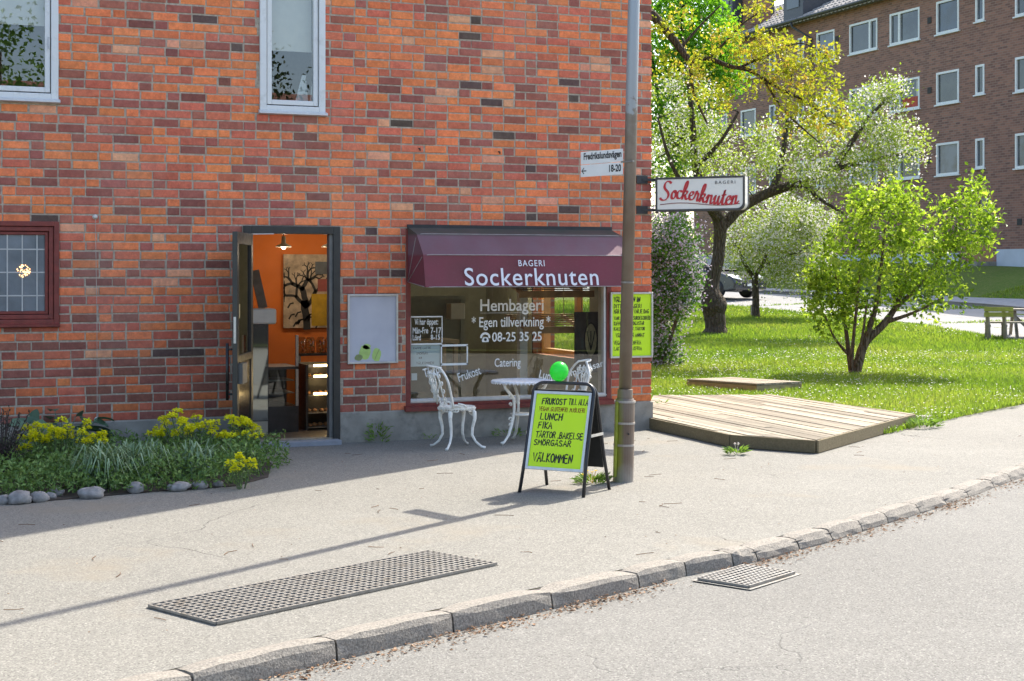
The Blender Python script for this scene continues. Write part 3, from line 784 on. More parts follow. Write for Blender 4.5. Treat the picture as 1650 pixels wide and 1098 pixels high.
for zz in (.62, 1.06): hd.tube([dm @ V(dw - .06, -.026, zz), dm @ V(dw - .06, -.085, zz)], .01, 8)
hd.build('pull_handle', pmat('black_handle', (.02, .02, .02), .35), door, smooth=True)
cl = MB(); cl.bar(fac(404, 377.5, -.045), fac(441, 377, -.04), .016, .012); cl.build('closer_arm', M_STEEL, door)
# shop window
sw = group_node('shop_window', BLD); o = W_SHOP
fr = frame_rect(o, .055, .0, .10, wb=.06); fr.build('frame', M_REDP, sw, bevel=.005)
MB().add([V(x, y, z) for x in (o[0] - .02, o[1] + .02) for y, z in ((-.05, o[2] - .025), (-.05, o[2] + .02), (.0, o[2] + .035), (.0, o[2] - .025))], [(0, 4, 5, 1), (1, 5, 6, 2), (2, 6, 7, 3), (3, 7, 4, 0), (0, 1, 2, 3), (7, 6, 5, 4)]).build('sill', M_REDP, sw)
al = MB(); al.box(o[0] + .056, o[1] - .056, .02, .09, o[2] + .061, o[2] + .105); al.box(o[0] + .056, o[1] - .056, .005, .02, o[2] + .075, o[2] + .09)
al.build('glazing_bead', pmat('aluminium_bead', (.6, .61, .62), .35, .1, metal=.5), sw)
MB().box(o[1] - .085, o[1] - .0555, .02, .09, o[2] + .106, o[3] - .056).build('side_bead', MATS['aluminium_bead'], sw)
gx0, gx1 = o[0] + .056, o[1] - .086
MB().quad(V(gx0, .06, o[2] + .106), V(gx1, .06, o[2] + .106), V(gx1, .06, o[3] - .056), V(gx0, .06, o[3] - .056)).build('pane', M_SHOPGL, sw)
# lettering on the pane
M_LET = pmat('white_vinyl', (.8, .8, .76), .6, .04)
UX, UZ = V(1, 0, 0), V(0, 0, 1); YL = .0555
def pane_text(body, x0, y0, x1, y1, **kw):          # fit between two pixel corners (top left, bottom right)
    a, b = fac(x0, y1, YL), fac(x1, y0, YL); c = fac(x1, y1, YL); slope = (c - a); slope.z = 0
    return text_on('lettering', body, M_LET, sw, a, UX, UZ, b.x - a.x, b.z - c.z, **kw)
def pane_bar(x0, y0, x1, y1, name='lettering_line'):
    a, b = fac(x0, y0, YL), fac(x1, y1, YL); return MB().box(a.x, b.x, YL - .0015, YL, min(a.z, b.z), max(a.z, b.z)).build(name, M_LET, sw)
pane_text('Hembageri', 774, 483, 876, 508, bold=.012)
pane_bar(774, 505, 876, 503.5)
pane_text('* Egen tillverkning *', 760, 511, 887, 533, bold=.01)
pane_text('08-25 35 25', 793, 536, 873, 551, bold=.012)
pane_text('Catering', 797, 578, 839, 596, bold=.012)
pane_text('Vi har \u00f6ppet:', 668, 514, 706, 527, bold=.012)
pane_text('M\u00e5n-Fre', 665, 528, 690, 538, bold=.012); pane_text('7-17', 694, 528, 711, 538, bold=.012)
pane_text('L\u00f6rd', 665, 539.5, 678, 549, bold=.012); pane_text('8-15', 694, 539.5, 709, 548, bold=.012)
for x0, y0, x1, y1 in ((661, 510, 713, 511.4), (661, 554, 713, 555.4), (661, 511, 662.4, 555), (711.6, 511, 713, 555)): pane_bar(x0, y0, x1, y1, 'border_line')
for x0, y0, x1, y1 in ((710, 555.6, 754, 558), (710, 586, 754, 588.4), (710, 556, 712.2, 588), (751.8, 556, 754, 588)): pane_bar(x0, y0, x1, y1, 'border_line')
def tilted(body, x0, y0, x1, y1, hpx):              # baseline from (x0,y0) to (x1,y1)
    a, b = fac(x0, y0, YL), fac(x1, y1, YL); ux = (b - a).normalized(); uz = UX.cross(UZ).cross(ux) * -1; uz = V(-ux.z, 0, ux.x)
    text_on('lettering', body, M_LET, sw, a, ux, uz, (b - a).length, hpx / 152, bold=.012)
tilted('T\u00e5rtor', 684, 609, 714, 600, 15); tilted('Frukost', 740, 616, 776, 603, 15)
tilted('Lunch', 868, 609, 898, 616, 14); tilted('Sm\u00f6rg\u00e5sar', 914, 612, 974, 593, 15)
ph = MB(); c = fac(782, 551.5, YL)                  # telephone symbol
T = Matrix(((1, 0, 0, c.x), (0, 0, -1, c.z and YL), (0, 1, 0, c.z), (0, 0, 0, 1)))
body = [(-.038, 0), (.038, 0), (.042, .02), (.026, .055), (-.026, .055), (-.042, .02)]; ph.prism(body, .0015, T)
arc = [(.05 * math.cos(a), .052 + .045 * math.sin(a)) for a in [math.pi * t / 8 for t in range(9)]]; ph.ribbon(arc, .024, T)
ph.build('telephone_symbol', M_LET, sw)
ring = MB(); ring.lathe([(.016, 0), (.016, .001)], 14, T @ Matrix.Translation((0, .028, .002))); ring.build('telephone_dial', pmat('dark_dot', (.03, .03, .03)), sw)
for i, (a, b) in enumerate((((661, 556), (709, 590)),)):
    p, q = fac(*a, .07), fac(*b, .07)
    nt = tag(MB().box(p.x, q.x, .069, .071, q.z, p.z).build('handwritten_note', pmat('pale_paper', (.62, .67, .68), .8, .04), at=(p.x, .07, q.z)), 'pale handwritten note taped inside the shop window, left', 'note')
    ht = MB(); r_ = random.Random(3); Tm = Matrix(((1, 0, 0, p.x), (0, 0, -1, .0685), (0, 1, 0, q.z), (0, 0, 0, 1))); wd_, hh_ = q.x - p.x, p.z - q.z
    for tx, fx, fy, fw, fh in (('KAFFE LATTE', .1, .8, .6, .09), ('SM\u00d6RG\u00c5S', .2, .55, .4, .1), ('35 KR', .15, .35, .25, .08), ('V\u00c4LKOMMEN', .2, .1, .6, .11)): hand_text(ht, tx, fx * wd_, fy * hh_, fw * wd_, fh * hh_, .004, Tm, r_)
    ht.build('handwriting', pmat('faded_ink', (.2, .16, .16)), nt)['kind'] = 'stuff'
p, q = fac(663, 602, .07), fac(672, 613, .07)
st = MB().box(p.x, q.x, .069, .071, q.z, p.z).build('small_sticker', MATS['pale_paper'], sw)
# wall fittings: insulators with a wire, hooks
M_PORC = pmat('porcelain', (.6, .58, .52), .3, .1)
t1, t2 = fac(153, 350), fac(156, 676)
wi = thing('insulator_wire', 'thin wire strung down the brick wall between two white insulators', 'wire', (t1.x, 0, t2.z))
for t in (t1, t2):
    m = MB(); m.lathe([(.012, 0), (.026, .006), (.026, .016), (.012, .022), (.02, .03), (.008, .036)], 14, Matrix.Translation(t + V(0, .0, 0)) @ Matrix.Rotation(math.pi / 2, 4, 'X')); m.build('insulator', M_PORC, wi, smooth=True)
MB().tube([t1 + V(0, -.03, 0), t1.lerp(t2, .5) + V(.008, -.02, 0), t2 + V(0, -.03, 0)], .0028, 5).build('wire', pmat('pale_wire', (.45, .42, .36), .5), wi)
for i, (px, py, lab) in enumerate(((675, 242, 'rusty wall hook on the bricks, the one nearer the upper window'), (803, 247, 'rusty wall hook on the bricks, the one nearer the lamp post'))):
    p = fac(px, py); m = MB(); m.tube([p + V(0, .01, .02), p + V(0, -.05, .0), p + V(-.01, -.07, -.012), p + V(-.012, -.075, .02)], [.007, .008, .007, .004], 6)
    tag(m.build('wall_hook', pmat('rusty_iron', (.06, .035, .025), .8, .3), at=p, smooth=True), lab, 'hook', 'hooks on the brick wall')

# ================================================================ inside the shop
IX0, IX1, IY0, IY1, IZ0, IZ1 = -5.5, -.336, .346, 4.4, .03, 2.62
M_FLOOR = pmat('shop_floor_tile', (.16, .13, .1), .5, .2, 3)
M_CEIL = pmat('shop_ceiling_paint', (.6, .55, .46), .9, .05)
kind(MB().box(IX0, IX1, IY0, IY1, -.02, IZ0).build('shop_floor', M_FLOOR), 'structure')
kind(MB().box(IX0, IX1, IY0, IY1, IZ1, IZ1 + .05).build('shop_ceiling', M_CEIL), 'structure')
kind(MB().box(IX0, -2.0, IY1, IY1 + .05, IZ0, IZ1).build('shop_back_wall', M_ORANGE), 'structure')
M_GG = pmat('grey_green_paint', (.2, .21, .15), .7, .12)
kind(MB().box(-1.999, IX1, IY1, IY1 + .05, IZ0, IZ1).build('kitchen_back_wall', M_GG), 'structure')
kind(MB().box(IX0 - .05, IX0, IY0, IY1, IZ0, IZ1).build('shop_left_wall', M_ORANGE), 'structure')
kind(wall_mesh(IY0, IY1, IX1 - .002, IX1 - .012, IZ0, IZ1, [SIDEW], axis='y').build('shop_side_wall', M_GG), 'structure')
gw = group_node('side_window', BLD)
m = MB(); o = SIDEW
for a, b, c, d in ((o[0], o[0] + .07, o[2], o[3]), (o[1] - .07, o[1], o[2], o[3]), (o[0] + .07, o[1] - .07, o[2], o[2] + .07), (o[0] + .07, o[1] - .07, o[3] - .07, o[3])): m.box(-.2, -.1, a, b, c, d)
m.build('frame', pmat('pine_frame', (.5, .27, .09), .5, .2, 8), gw); MB().quad(V(-.15, o[0] + .07, o[2] + .07), V(-.15, o[1] - .07, o[2] + .07), V(-.15, o[1] - .07, o[3] - .07), V(-.15, o[0] + .07, o[3] - .07)).build('pane', glassmat('side_glass', (.93, .95, .93), 1.0), gw)
def light(name, p, e, r=.06, col=(1, .82, .6)):
    l = bpy.data.lights.new(name, 'POINT'); l.energy = e; l.shadow_soft_size = r; l.color = col; ob = bpy.data.objects.new(name, l); COL.objects.link(ob); ob.location = p; return ob
M_ENAM = pmat('cream_enamel', (.5, .48, .38), .35, .05); M_BULB = emit('lit_bulb', (1, .9, .7), 9)
def pendant(px, py, y, lab, e):
    p = fac(px, py, y); t = thing('pendant_lamp', lab, 'lamp', p, group='pendant lamps in the shop')
    MB().tube([p + V(0, 0, .1), V(p.x, p.y, IZ1)], .006, 6).build('cord', MATS['dark_dot'], t)
    MB().lathe([(.01, .12), (.026, .115), (.03, .03), (.09, .0), (.105, -.018), (.1, -.02), (.085, -.006), (.02, .0)], 24, Matrix.Translation(p), caps=False).build('shade', M_ENAM, t, smooth=True)
    MB().lathe([(.004, -.045), (.02, -.038), (.027, -.022), (.018, 0)], 14, Matrix.Translation(p)).build('bulb', M_BULB, t, smooth=True)
    light('pendant_bulb_light', p + V(0, 0, -.1), e, .05)
pendant(457, 396, 3.4, 'cream pendant lamp hanging in the middle of the open doorway', 3.2)
pendant(531, 396, 3.4, 'cream pendant lamp half hidden by the right door jamb', 3.2)
pendant(820, 430, 2.6, 'cream pendant lamp behind the shop window under the awning', 8)
# painting of a black tree
y = 4.37; a, b = fac(456, 410, y), fac(598, 527, y)
pt = thing('tree_painting', 'large painting of a black branching tree on the orange wall', 'painting', (a.x, y, b.z))
MB().box(a.x, b.x, y - .03, y, b.z, a.z).build('canvas', pmat('painted_canvas', (.42, .32, .22), .8, .45, 9, dirt=(.12, .12, .13), dscale=5), pt)
Tm = Matrix(((1, 0, 0, a.x), (0, 0, -1, y - .0315), (0, 1, 0, b.z), (0, 0, 0, 1))); W_, H_ = b.x - a.x, a.z - b.z
m = MB(); r_ = random.Random(9)
def twig(x, z, ang, L, w, d):
    pts = [(x, z)]; aa = ang
    for i in range(4): aa += r_.uniform(-.25, .25); x += math.sin(aa) * L / 4; z += math.cos(aa) * L / 4; pts.append((x, z))
    pts = [(min(max(q[0], .01), W_ - .01), min(max(q[1], .01), H_ - .01)) for q in pts]
    m.ribbon(pts, w, Tm)
    if d: 
        for s in (-1, 1): twig(x, z, aa + s * r_.uniform(.35, .8), L * .68, w * .66, d - 1)
twig(W_ * .26, .0, 0, H_ * .34, .1, 0); twig(W_ * .26, H_ * .32, -.1, H_ * .22, .08, 5); twig(W_ * .27, H_ * .3, .7, H_ * .22, .05, 4); twig(W_ * .25, H_ * .28, -.8, H_ * .2, .05, 4)
for i in range(26):
    x, z = r_.uniform(.02, W_ * .55), r_.uniform(.0, H_ * .35); m.ribbon([(x, z), (x + .03, z + .05), (x + .07, z + .06)], .022, Tm)
m.build('painted_tree', pmat('black_paint', (.018, .016, .015), .6), pt)
c0, c1 = fac(501, 474, y), fac(598, 524, y); MB().box(c0.x, c1.x, y - .033, y - .031, c1.z, c0.z).build('yellow_field', pmat('ochre_paint', (.42, .25, .01), .7), pt)
c0, c1 = fac(507, 422, y), fac(545, 442, y); MB().box(c0.x, c1.x, y - .0325, y - .031, c1.z, c0.z).build('grey_field', pmat('slate_paint', (.1, .11, .12), .7), pt)
c0, c1 = fac(511, 450, y), fac(528, 470, y); MB().box(c0.x, c1.x, y - .0328, y - .031, c1.z, c0.z).build('red_field', pmat('brick_red_paint', (.25, .06, .05), .7), pt)
# shelf with jars
y = 3.6; a, b = fac(480, 570, y), fac(560, 573, y); M_BLKM = pmat('black_metal', (.03, .03, .03), .45)
sh = thing('jar_rack', 'dark metal rack with a shelf of jars behind the door', 'rack', (a.x, y, IZ0))
MB().box(a.x, b.x, y - .15, y + .15, a.z - .025, a.z).build('shelf', M_BLKM, sh)
for xx in (a.x + .02, b.x - .02): MB().box(xx - .015, xx + .015, y - .015, y + .015, IZ0, a.z - .026).build('post', M_STEEL, sh)
for i, px in enumerate((486, 500, 517, 531, 546)):
    p = fac(px, 569, y); p.z = a.z + .001; jr = thing('biscuit_jar', 'clear jar of biscuits on the rack, %s from the left' % ('first', 'second', 'third', 'fourth', 'fifth')[i], 'jar', p, group='jars on the rack')
    MB().lathe([(.05, 0), (.062, .02), (.062, .17), (.045, .2), (.045, .21)], 16, Matrix.Translation(p)).build('glass', glassmat('jar_glass', (.75, .72, .65), 1.6), jr, smooth=True)
    bm_ = MB()
    for k_ in range(40): q = p + V(r_.uniform(-.04, .04), r_.uniform(-.04, .04), r_.uniform(.01, .17)); bm_.leaf(q, V(r_.uniform(-1, 1), r_.uniform(-1, 1), r_.uniform(-1, 1)).normalized(), V(0, 0, 1), .035, .03, r_.random())
    bm_.build('biscuits', leafmat('biscuit', [(.35, .17, .06), (.5, .32, .15)], 0, .8), jr)['kind'] = 'stuff'
# lit pastry case
ordn_ = ['first', 'second', 'third', 'fourth', 'fifth']
y = 1.35; a, b = fac(484, 586, y), fac(575, 700, y)
pc = thing('pastry_case', 'tall pastry case with lit shelves just inside the door', 'display case', (a.x, y, IZ0))
M_CASE = pmat('case_dark_metal', (.05, .045, .04), .35)
m = MB(); m.box(a.x, a.x + .03, y - .25, y + .25, IZ0, a.z); m.box(b.x - .03, b.x, y - .25, y + .25, IZ0, a.z); m.box(a.x + .03, b.x - .03, y + .22, y + .25, IZ0, a.z); m.build('carcass', M_CASE, pc)
for k_, py in enumerate((589, 606, 634, 662, 685)):
    z_ = fac(500, py, y).z; MB().box(a.x + .031, b.x - .031, y - .24, y + .2, z_ - .012, z_ - .004).build('shelf', M_STEEL, pc)
    if k_ < 3:
        MB().box(a.x + .1, b.x - .04, y - .24, y - .21, z_, z_ + .022).build('light_strip', emit('warm_strip', (1, .72, .3), 5), pc)
        light('case_strip_light', V((a.x + b.x) / 2, y - .15, z_ - .05), .35, .03, (1, .7, .35))
    for i in range(7):
        p = V(a.x + .07 + i * .07, y - r_.uniform(.05, .15), z_ - .003)
        if k_ > 0: tag(MB().lathe([(.012, 0), (.032, .004), (.034, .018), (.02, .034), (.004, .04)], 10, Matrix.Translation(p)).build('pastry', pmat('baked_crust', (.36, .17, .06), .6, .3), at=p, smooth=True), 'small baked bun on the %s shelf from the top of the lit pastry case' % ordn_[k_], 'pastry', 'buns in the pastry case')
# glass counter and mirror fronted fridge at the left
y = 1.0; a, b = fac(425, 592, y), fac(481, 690, y)
gc_ = thing('glass_counter', 'glass fronted display counter behind the open door', 'counter', (a.x, y, IZ0))
MB().box(a.x, b.x, y, y + .6, IZ0, .32).build('carcass', M_CASE, gc_); MB().box(a.x, b.x, y, y + .6, a.z - .03, a.z).build('top', M_CASE, gc_)
MB().box(b.x - .03, b.x, y, y + .03, .321, a.z + .35).build('corner_post', M_STEEL, gc_)
for z_ in (.46, .6): MB().box(a.x + .01, b.x - .04, y + .04, y + .55, z_, z_ + .01).build('shelf', M_STEEL, gc_)
MB().box(a.x, b.x - .031, y, y + .008, .322, a.z - .031).build('front_pane', glassmat('counter_glass', (.7, .72, .7), 1.5), gc_)
MB().box(a.x, b.x, y + .56, y + .6, .321, a.z - .031).build('back_panel', M_CASE, gc_)
y = .9; a, b = fac(405, 523, y), fac(433, 690, y)
fg = thing('drinks_cooler', 'narrow cooler with a mirror glass front beside the door', 'cooler', (a.x, y, IZ0))
MB().box(a.x - .25, b.x, y + .01, y + .5, IZ0, a.z).build('cabinet', M_CASE, fg)
k = NT('mirror_front'); MB().box(a.x - .24, b.x - .01, y, y + .009, .18, a.z - .01).build('glass_front', k.done((.3, .32, .3), .03, None, .85), fg)
MB().box(a.x - .24, b.x - .01, y, y + .009, IZ0, .17).build('kick_plate', M_ENAM, fg)
a2, b2 = fac(405, 498, y), fac(446, 523, y)
tag(MB().box(a2.x - .2, b2.x, y, y + .35, b2.z + .002, a2.z).build('white_box', pmat('white_plastic', (.75, .72, .62), .4, .08), at=(a2.x, y, b2.z), bevel=.025), 'cream plastic box standing on the narrow cooler', 'box')
pb0, pb1 = fac(420, 497, 1.3), fac(411, 436, 1.3)
tag(MB().bar(fac(424, 497, 1.3), fac(410, 436, 1.3), .1, .02, V(0, -1, .0)).build('leaning_board', pmat('grey_board', (.2, .18, .15), .7), at=pb0), 'grey framed board leaning behind the cream box', 'board')
# behind the shop window
y = 2.1; a, b = fac(640, 484, y), fac(746, 700, y)
pk = thing('kitchen_partition', 'grey green partition behind the opening hours lettering', 'partition', (b.x, y, IZ0))
MB().box(a.x - .3, b.x, y, y + .06, IZ0, a.z).build('panel', M_GG, pk); MB().box(a.x - .3, b.x + .02, y - .02, y + .08, a.z + .001, a.z + .05).build('top_rail', M_GG, pk); MB().box(b.x - .04, b.x + .02, y - .021, y - .001, IZ0, a.z).build('end_post', M_GG, pk)
c0, c1 = fac(719, 489, y - .03), fac(742, 514, y - .03)
tag(MB().box(c0.x, c1.x, y - .2, y - .023, c1.z, c0.z).build('wall_cabinet', M_ENAM, at=(c0.x, y, c1.z), bevel=.01), 'small cream cabinet on the grey green partition', 'cabinet')
y = 1.5; a, b = fac(648, 549, y), fac(738, 640, y)
wt = thing('work_table', 'pale work table below the kitchen partition', 'table', (a.x, y, IZ0)); MB().box(a.x - .3, b.x, y - .05, y + .5, a.z - .04, a.z).build('top', pmat('birch_top', (.45, .34, .2), .5), wt)
for xx in (a.x - .25, b.x - .05):
    for yy in (y, y + .42): MB().box(xx, xx + .05, yy, yy + .05, IZ0, a.z - .041).build('leg', MATS['birch_top'], wt)
M_SLAT = pmat('oiled_slats', (.34, .2, .09), .6, .25, 10)
for i, (px0, px1, py, lab) in enumerate(((836, 925, 476, 'slatted wooden bread shelf hanging high in the shop window'), (842, 925, 534, 'slatted wooden bread shelf hanging lower in the shop window'))):
    y = .75; a, b = fac(px0, py, y), fac(px1, py, y); hs = thing('hanging_shelf', lab, 'shelf', (a.x, y, a.z), group='hanging bread shelves')
    for k_ in range(7): MB().box(a.x, b.x + .25, y + k_ * .085, y + .05 + k_ * .085, a.z + .036 + k_ * .022, a.z + .05 + k_ * .022).build('slat', M_SLAT, hs)
    for xx in (a.x + .06, b.x + .1): MB().bar(V(xx, y - .01, a.z + .012), V(xx, y + .58, a.z + .165), .035, .04).build('bearer', M_SLAT, hs)
    MB().box(a.x, b.x + .25, y - .04, y - .012, a.z - .03, a.z + .05).build('front_rail', M_SLAT, hs)
    for xx in (a.x + .07, b.x + .11):
        for yy in (y + .02, y + .55): MB().tube([V(xx, yy, a.z + .04), V(xx, yy, IZ1 if i == 0 else fac(836, 476, y).z - .03)], .005, 5).build('rope', MATS['worn_wood'], hs)
y = 1.25; a, b = fac(930, 470, y), fac(939, 600, y)
tag(MB().box(a.x, b.x, y, y + .08, IZ0, IZ1).build('timber_post', pmat('pine_post', (.5, .24, .06), .5, .2, 6), at=(a.x, y, IZ0)), 'pale timber post standing inside the shop window', 'post')
y = .55; a, b = fac(927, 503, y), fac(972, 600, y)
lp = thing('leaning_painting', 'dark painting with a pale oval leaning inside the window', 'painting', (a.x, y, b.z))
MB().box(a.x, b.x + .1, y, y + .03, b.z, a.z).build('canvas', pmat('dark_canvas', (.07, .055, .05), .7, .5, 6, dirt=(.05, .12, .14), dscale=7), lp)
cc = fac(952, 548, y - .002); ov = MB(); Tm = Matrix(((1, 0, 0, cc.x), (0, 0, -1, y - .001), (0, 1, 0, cc.z), (0, 0, 0, 1)))
ov.prism([(.085 * math.cos(t * .3927), .2 * math.sin(t * .3927)) for t in range(16)], .002, Tm); ov.build('pale_oval', pmat('ochre_oval', (.4, .33, .2), .7, .3, 20), lp)
ov = MB()
for s in (-1, 0, 1): ov.ribbon([(0, -.12), (s * .03, .0), (s * .05, .1)], .012, Tm @ Matrix.Translation((0, 0, .003)))
ov.ribbon([(.085 * math.cos(t * .3927), .2 * math.sin(t * .3927)) for t in range(17)], .018, Tm @ Matrix.Translation((0, 0, .003))); ov.build('dark_strokes', MATS['black_paint'], lp)
y = 1.0; a = fac(838, 470, y); b = fac(850, 560, y)
tag(MB().box(a.x, b.x, y, y + .1, IZ0, IZ1).build('white_pillar', pmat('white_pillar_paint', (.6, .58, .52), .7, .05), at=(a.x, y, IZ0)), 'narrow white pillar inside the shop window', 'pillar')

# ================================================================ awning and signs
PV = V(0, 0, 1.712); AR = .592; AXL, AXR = -2.965, -.53
aw = thing('awning', 'dark red fabric awning with white lettering over the shop window', 'awning', (-1.75, 0, 1.712))
def hoop(deg): return V(0, -AR * math.cos(math.radians(deg)) - .004, 1.712 + AR * math.sin(math.radians(deg)))
def fabric():
    k = NT('awning_fabric'); c = k.mix(k.fmap(k.noise(1.8, 4), .35, .65), (.155, .05, .056), (.2, .05, .066))
    sep = k.n('SeparateXYZ'); k.l(k.tc.outputs['Object'], sep.inputs[0])
    grime = k.math('MULTIPLY', k.fmap(sep.outputs[2], .485, .52), k.fmap(k.noise(5, 5), .2, .6, .7, 1))
    dust = k.fmap(k.noise(120, 3, .7), .64, .72, 0, .5); c = k.mix(dust, c, (.3, .27, .27))
    d2 = k.math('MULTIPLY', k.fmap(sep.outputs[2], .275, .3), k.fmap(k.noise(2, 4), .3, .7, .3, .75)); c = k.mix(d2, c, (.17, .13, .15)); c = k.mix(grime, c, (.075, .075, .06))
    return k.done(c, .7, k.bump(k.noise(3, 3), .25, .03), 0, .25)
M_FAB = fabric(); M_PIPE = pmat('awning_piping', (.3, .27, .26), .6)
angs = [-5, 29, 60, 90]; H = [hoop(a) for a in angs]
cv = MB(); NXX = 24; rx = random.Random(6)
def skin(mb, p, q, sag):
    rows = 6
    for j in range(rows):
        for i in range(NXX):
            vs = []
            for (ii, jj) in ((i, j), (i + 1, j), (i + 1, j + 1), (i, j + 1)):
                x = lerp(AXL, AXR, ii / NXX); t = jj / rows; v = p.lerp(q, t); inward = (PV - v).normalized() * (sag * math.sin(math.pi * t) * (.7 + .3 * math.sin(x * 9)) * min(1, 4 * min(ii, NXX - ii) / NXX)); inward.x = 0
                vs.append(V(x, v.y + inward.y, v.z + inward.z))
            mb.quad(*vs)
for k_ in range(3): skin(cv, H[k_], H[k_ + 1], .014)
for x in (AXL, AXR):
    for k_ in range(3): cv.add([V(x, PV.y - .002, PV.z), V(x, H[k_].y, H[k_].z), V(x, H[k_ + 1].y, H[k_ + 1].z)], [(0, 1, 2)])
cv.build('canopy', M_FAB, aw, smooth=False)
for k_, h in enumerate(H[:3]):
    rr = .07; pts = [V(AXL, -.002, PV.z)]
    d = (h - PV); d.x = 0; d.normalize(); L = (h - PV).length
    pts += [V(AXL, *(PV + d * (L * .5))[1:]), V(AXL, *(PV + d * (L - .05))[1:]), V(AXL + .02, *(PV + d * (L - .012))[1:]), V(AXL + .06, *(PV + d * (L + .002))[1:])]
    mid = [V(lerp(AXL + .1, AXR - .1, t / 6), h.y - .003, h.z + .002) for t in range(7)]
    r2 = [V(AXL + AXR - p.x, p.y, p.z) for p in pts[::-1]]
    MB().tube(pts + mid + r2, .0055, 6).build('piping' if k_ else 'front_bar', M_PIPE, aw, smooth=True)
MB().box(AXL - .01, AXR + .01, -.02, -.002, H[3].z - .02, H[3].z + .03).build('wall_rail', MATS['black_metal'], aw)
# lettering lies on the sloping front panel
n0, n1 = H[0], H[1]; up = (n1 - n0).normalized(); nrm = V(1, 0, 0).cross(up)
def onawn(px, py):
    d = ray(px, py); t = (n0 - CAM).dot(nrm) / d.dot(nrm); return CAM + d * t
M_AWL = pmat('awning_letter_white', (.72, .72, .75), .5, .05)
def awtext(body, x0, y0, x1, y1, **kw):
    a, b, c = onawn(x0, y1), onawn(x1, y1), onawn(x0, y0); ofs = nrm * .022
    if ofs.y > 0: ofs = -ofs
    return text_on('lettering', body, M_AWL, aw, a + ofs, V(1, 0, 0), up, (b - a).x, (c - a).dot(up), **kw)
awtext('Sockerknuten', 748.5, 432.5, 964, 461.5, bold=.006, spacing=1.08); awtext('BAGERI', 834.5, 420, 876.5, 430, bold=.006, spacing=1.2)

# lamp post at the pavement edge
pb = gnd(1004, 776); pole = thing('lamp_post', 'weathered steel lamp post standing in front of the yellow poster', 'lamp post', pb)
lean = V(RX.x, RX.y, 0) * .0225
def P(z): return pb + lean * z + V(0, 0, z)
def post_mat():
    k = NT('weathered_post'); sep = k.n('SeparateXYZ'); k.l(k.tc.outputs['Object'], sep.inputs[0])
    c = k.mix(k.fmap(k.noise(12, 5, .65), .35, .7), (.27, .245, .21), (.2, .165, .13))
    rust = k.mix(k.fmap(k.noise(3, 5), .35, .7), (.17, .12, .085), (.23, .19, .15)); c = k.mix(k.fmap(k.math('ADD', sep.outputs[2], k.math('MULTIPLY', k.noise(6, 2), .5)), 2.55, 3.35), rust, c)
    paint = k.fmap(k.math('ADD', sep.outputs[2], k.math('MULTIPLY', k.noise(14, 3), .7)), 3.55, 3.6); c = k.mix(paint, c, (.36, .39, .41))
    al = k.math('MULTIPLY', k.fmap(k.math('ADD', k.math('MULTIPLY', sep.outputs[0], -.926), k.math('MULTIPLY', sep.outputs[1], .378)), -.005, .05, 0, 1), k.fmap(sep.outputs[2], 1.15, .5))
    c = k.mix(k.math('MULTIPLY', al, .85), c, (.3, .33, .02))  # yellow-green on the left side of the sleeve, fading out upwards
    low = k.fmap(k.math('ADD', sep.outputs[2], k.math('MULTIPLY', k.noise(9, 4), .25)), .28, .18); c = k.mix(k.math('MULTIPLY', low, .7), c, (.3, .28, .25))
    return k.done(c, .5, k.bump(k.noise(60, 4), .25, .004), .25)
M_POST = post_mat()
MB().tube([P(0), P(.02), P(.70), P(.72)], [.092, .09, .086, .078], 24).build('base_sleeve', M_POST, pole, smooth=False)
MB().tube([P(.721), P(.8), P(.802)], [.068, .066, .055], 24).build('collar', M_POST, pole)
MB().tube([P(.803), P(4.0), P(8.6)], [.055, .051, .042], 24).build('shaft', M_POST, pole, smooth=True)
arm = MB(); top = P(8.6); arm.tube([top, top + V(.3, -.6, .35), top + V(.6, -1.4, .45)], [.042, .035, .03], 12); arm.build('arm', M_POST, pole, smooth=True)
MB().box(-.13, .13, -.32, .32, -.06, .06, Matrix.Translation(top + V(.66, -1.6, .45)) @ Matrix.Rotation(.4, 4, 'Z')).build('lamp_head', M_GALV, pole, bevel=.03)
for z_ in (.31, .50, .685): MB().tube([P(z_), P(z_ + .018)], .0925, 24).build('strap', pmat('strap_steel', (.42, .38, .33), .5, .2, metal=.3), pole)
cdir = (-RX * .75 - AX * .66).normalized()
MB().tube([P(.05) + cdir * .1, P(.66) + cdir * .096, P(.7) + cdir * .096], .014, 8).build('cable_duct', pmat('yellow_green_duct', (.28, .32, .03), .5, .3, 15), pole)  # duct coloured a similar yellow-green
MB().tube([P(.42) - AX * .086 + RX * .03, P(.42) - AX * .095 + RX * .03], .008, 8).build('bolt', MATS['black_metal'], pole)
MB().tube([P(1.72), P(1.735)], .0565, 20).build('joint_band', M_GALV, pole)

# street name sign clamped to the post
zs0, zs1 = 2.665, 2.885; sd = RX                                                     # faces the picture
e0 = P(2.78) - RX * .047 - AX * .03
sg = thing('street_sign', 'white street name sign clamped to the lamp post', 'sign', (e0.x, e0.y, zs0))
wS = .52; ux = (RX * .67 - AX * .742).normalized(); sn = ux.cross(V(0, 0, 1)); e0 = P(2.78) - RX * .062; L0 = e0 - ux * wS
def plate(z0, z1): 
    m = MB(); M_ = Matrix((ux, V(0, 0, 1), sn)).transposed().to_4x4(); M_.translation = V(L0.x, L0.y, 0)
    tilt = Matrix.Rotation(.012, 4, 'Z'); m.box(0, wS, z0, z1, 0, .004, M_); return m
M_SIGNW = pmat('sign_white', (.86, .86, .82), .35, .04); M_INK = pmat('sign_black', (.015, .015, .016), .5)
plate(2.777, 2.888).build('plate', M_SIGNW, sg, bevel=.002); plate(2.665, 2.772).build('plate', M_SIGNW, sg, bevel=.002)
b0 = V(L0.x, L0.y, 0) + sn * .0055
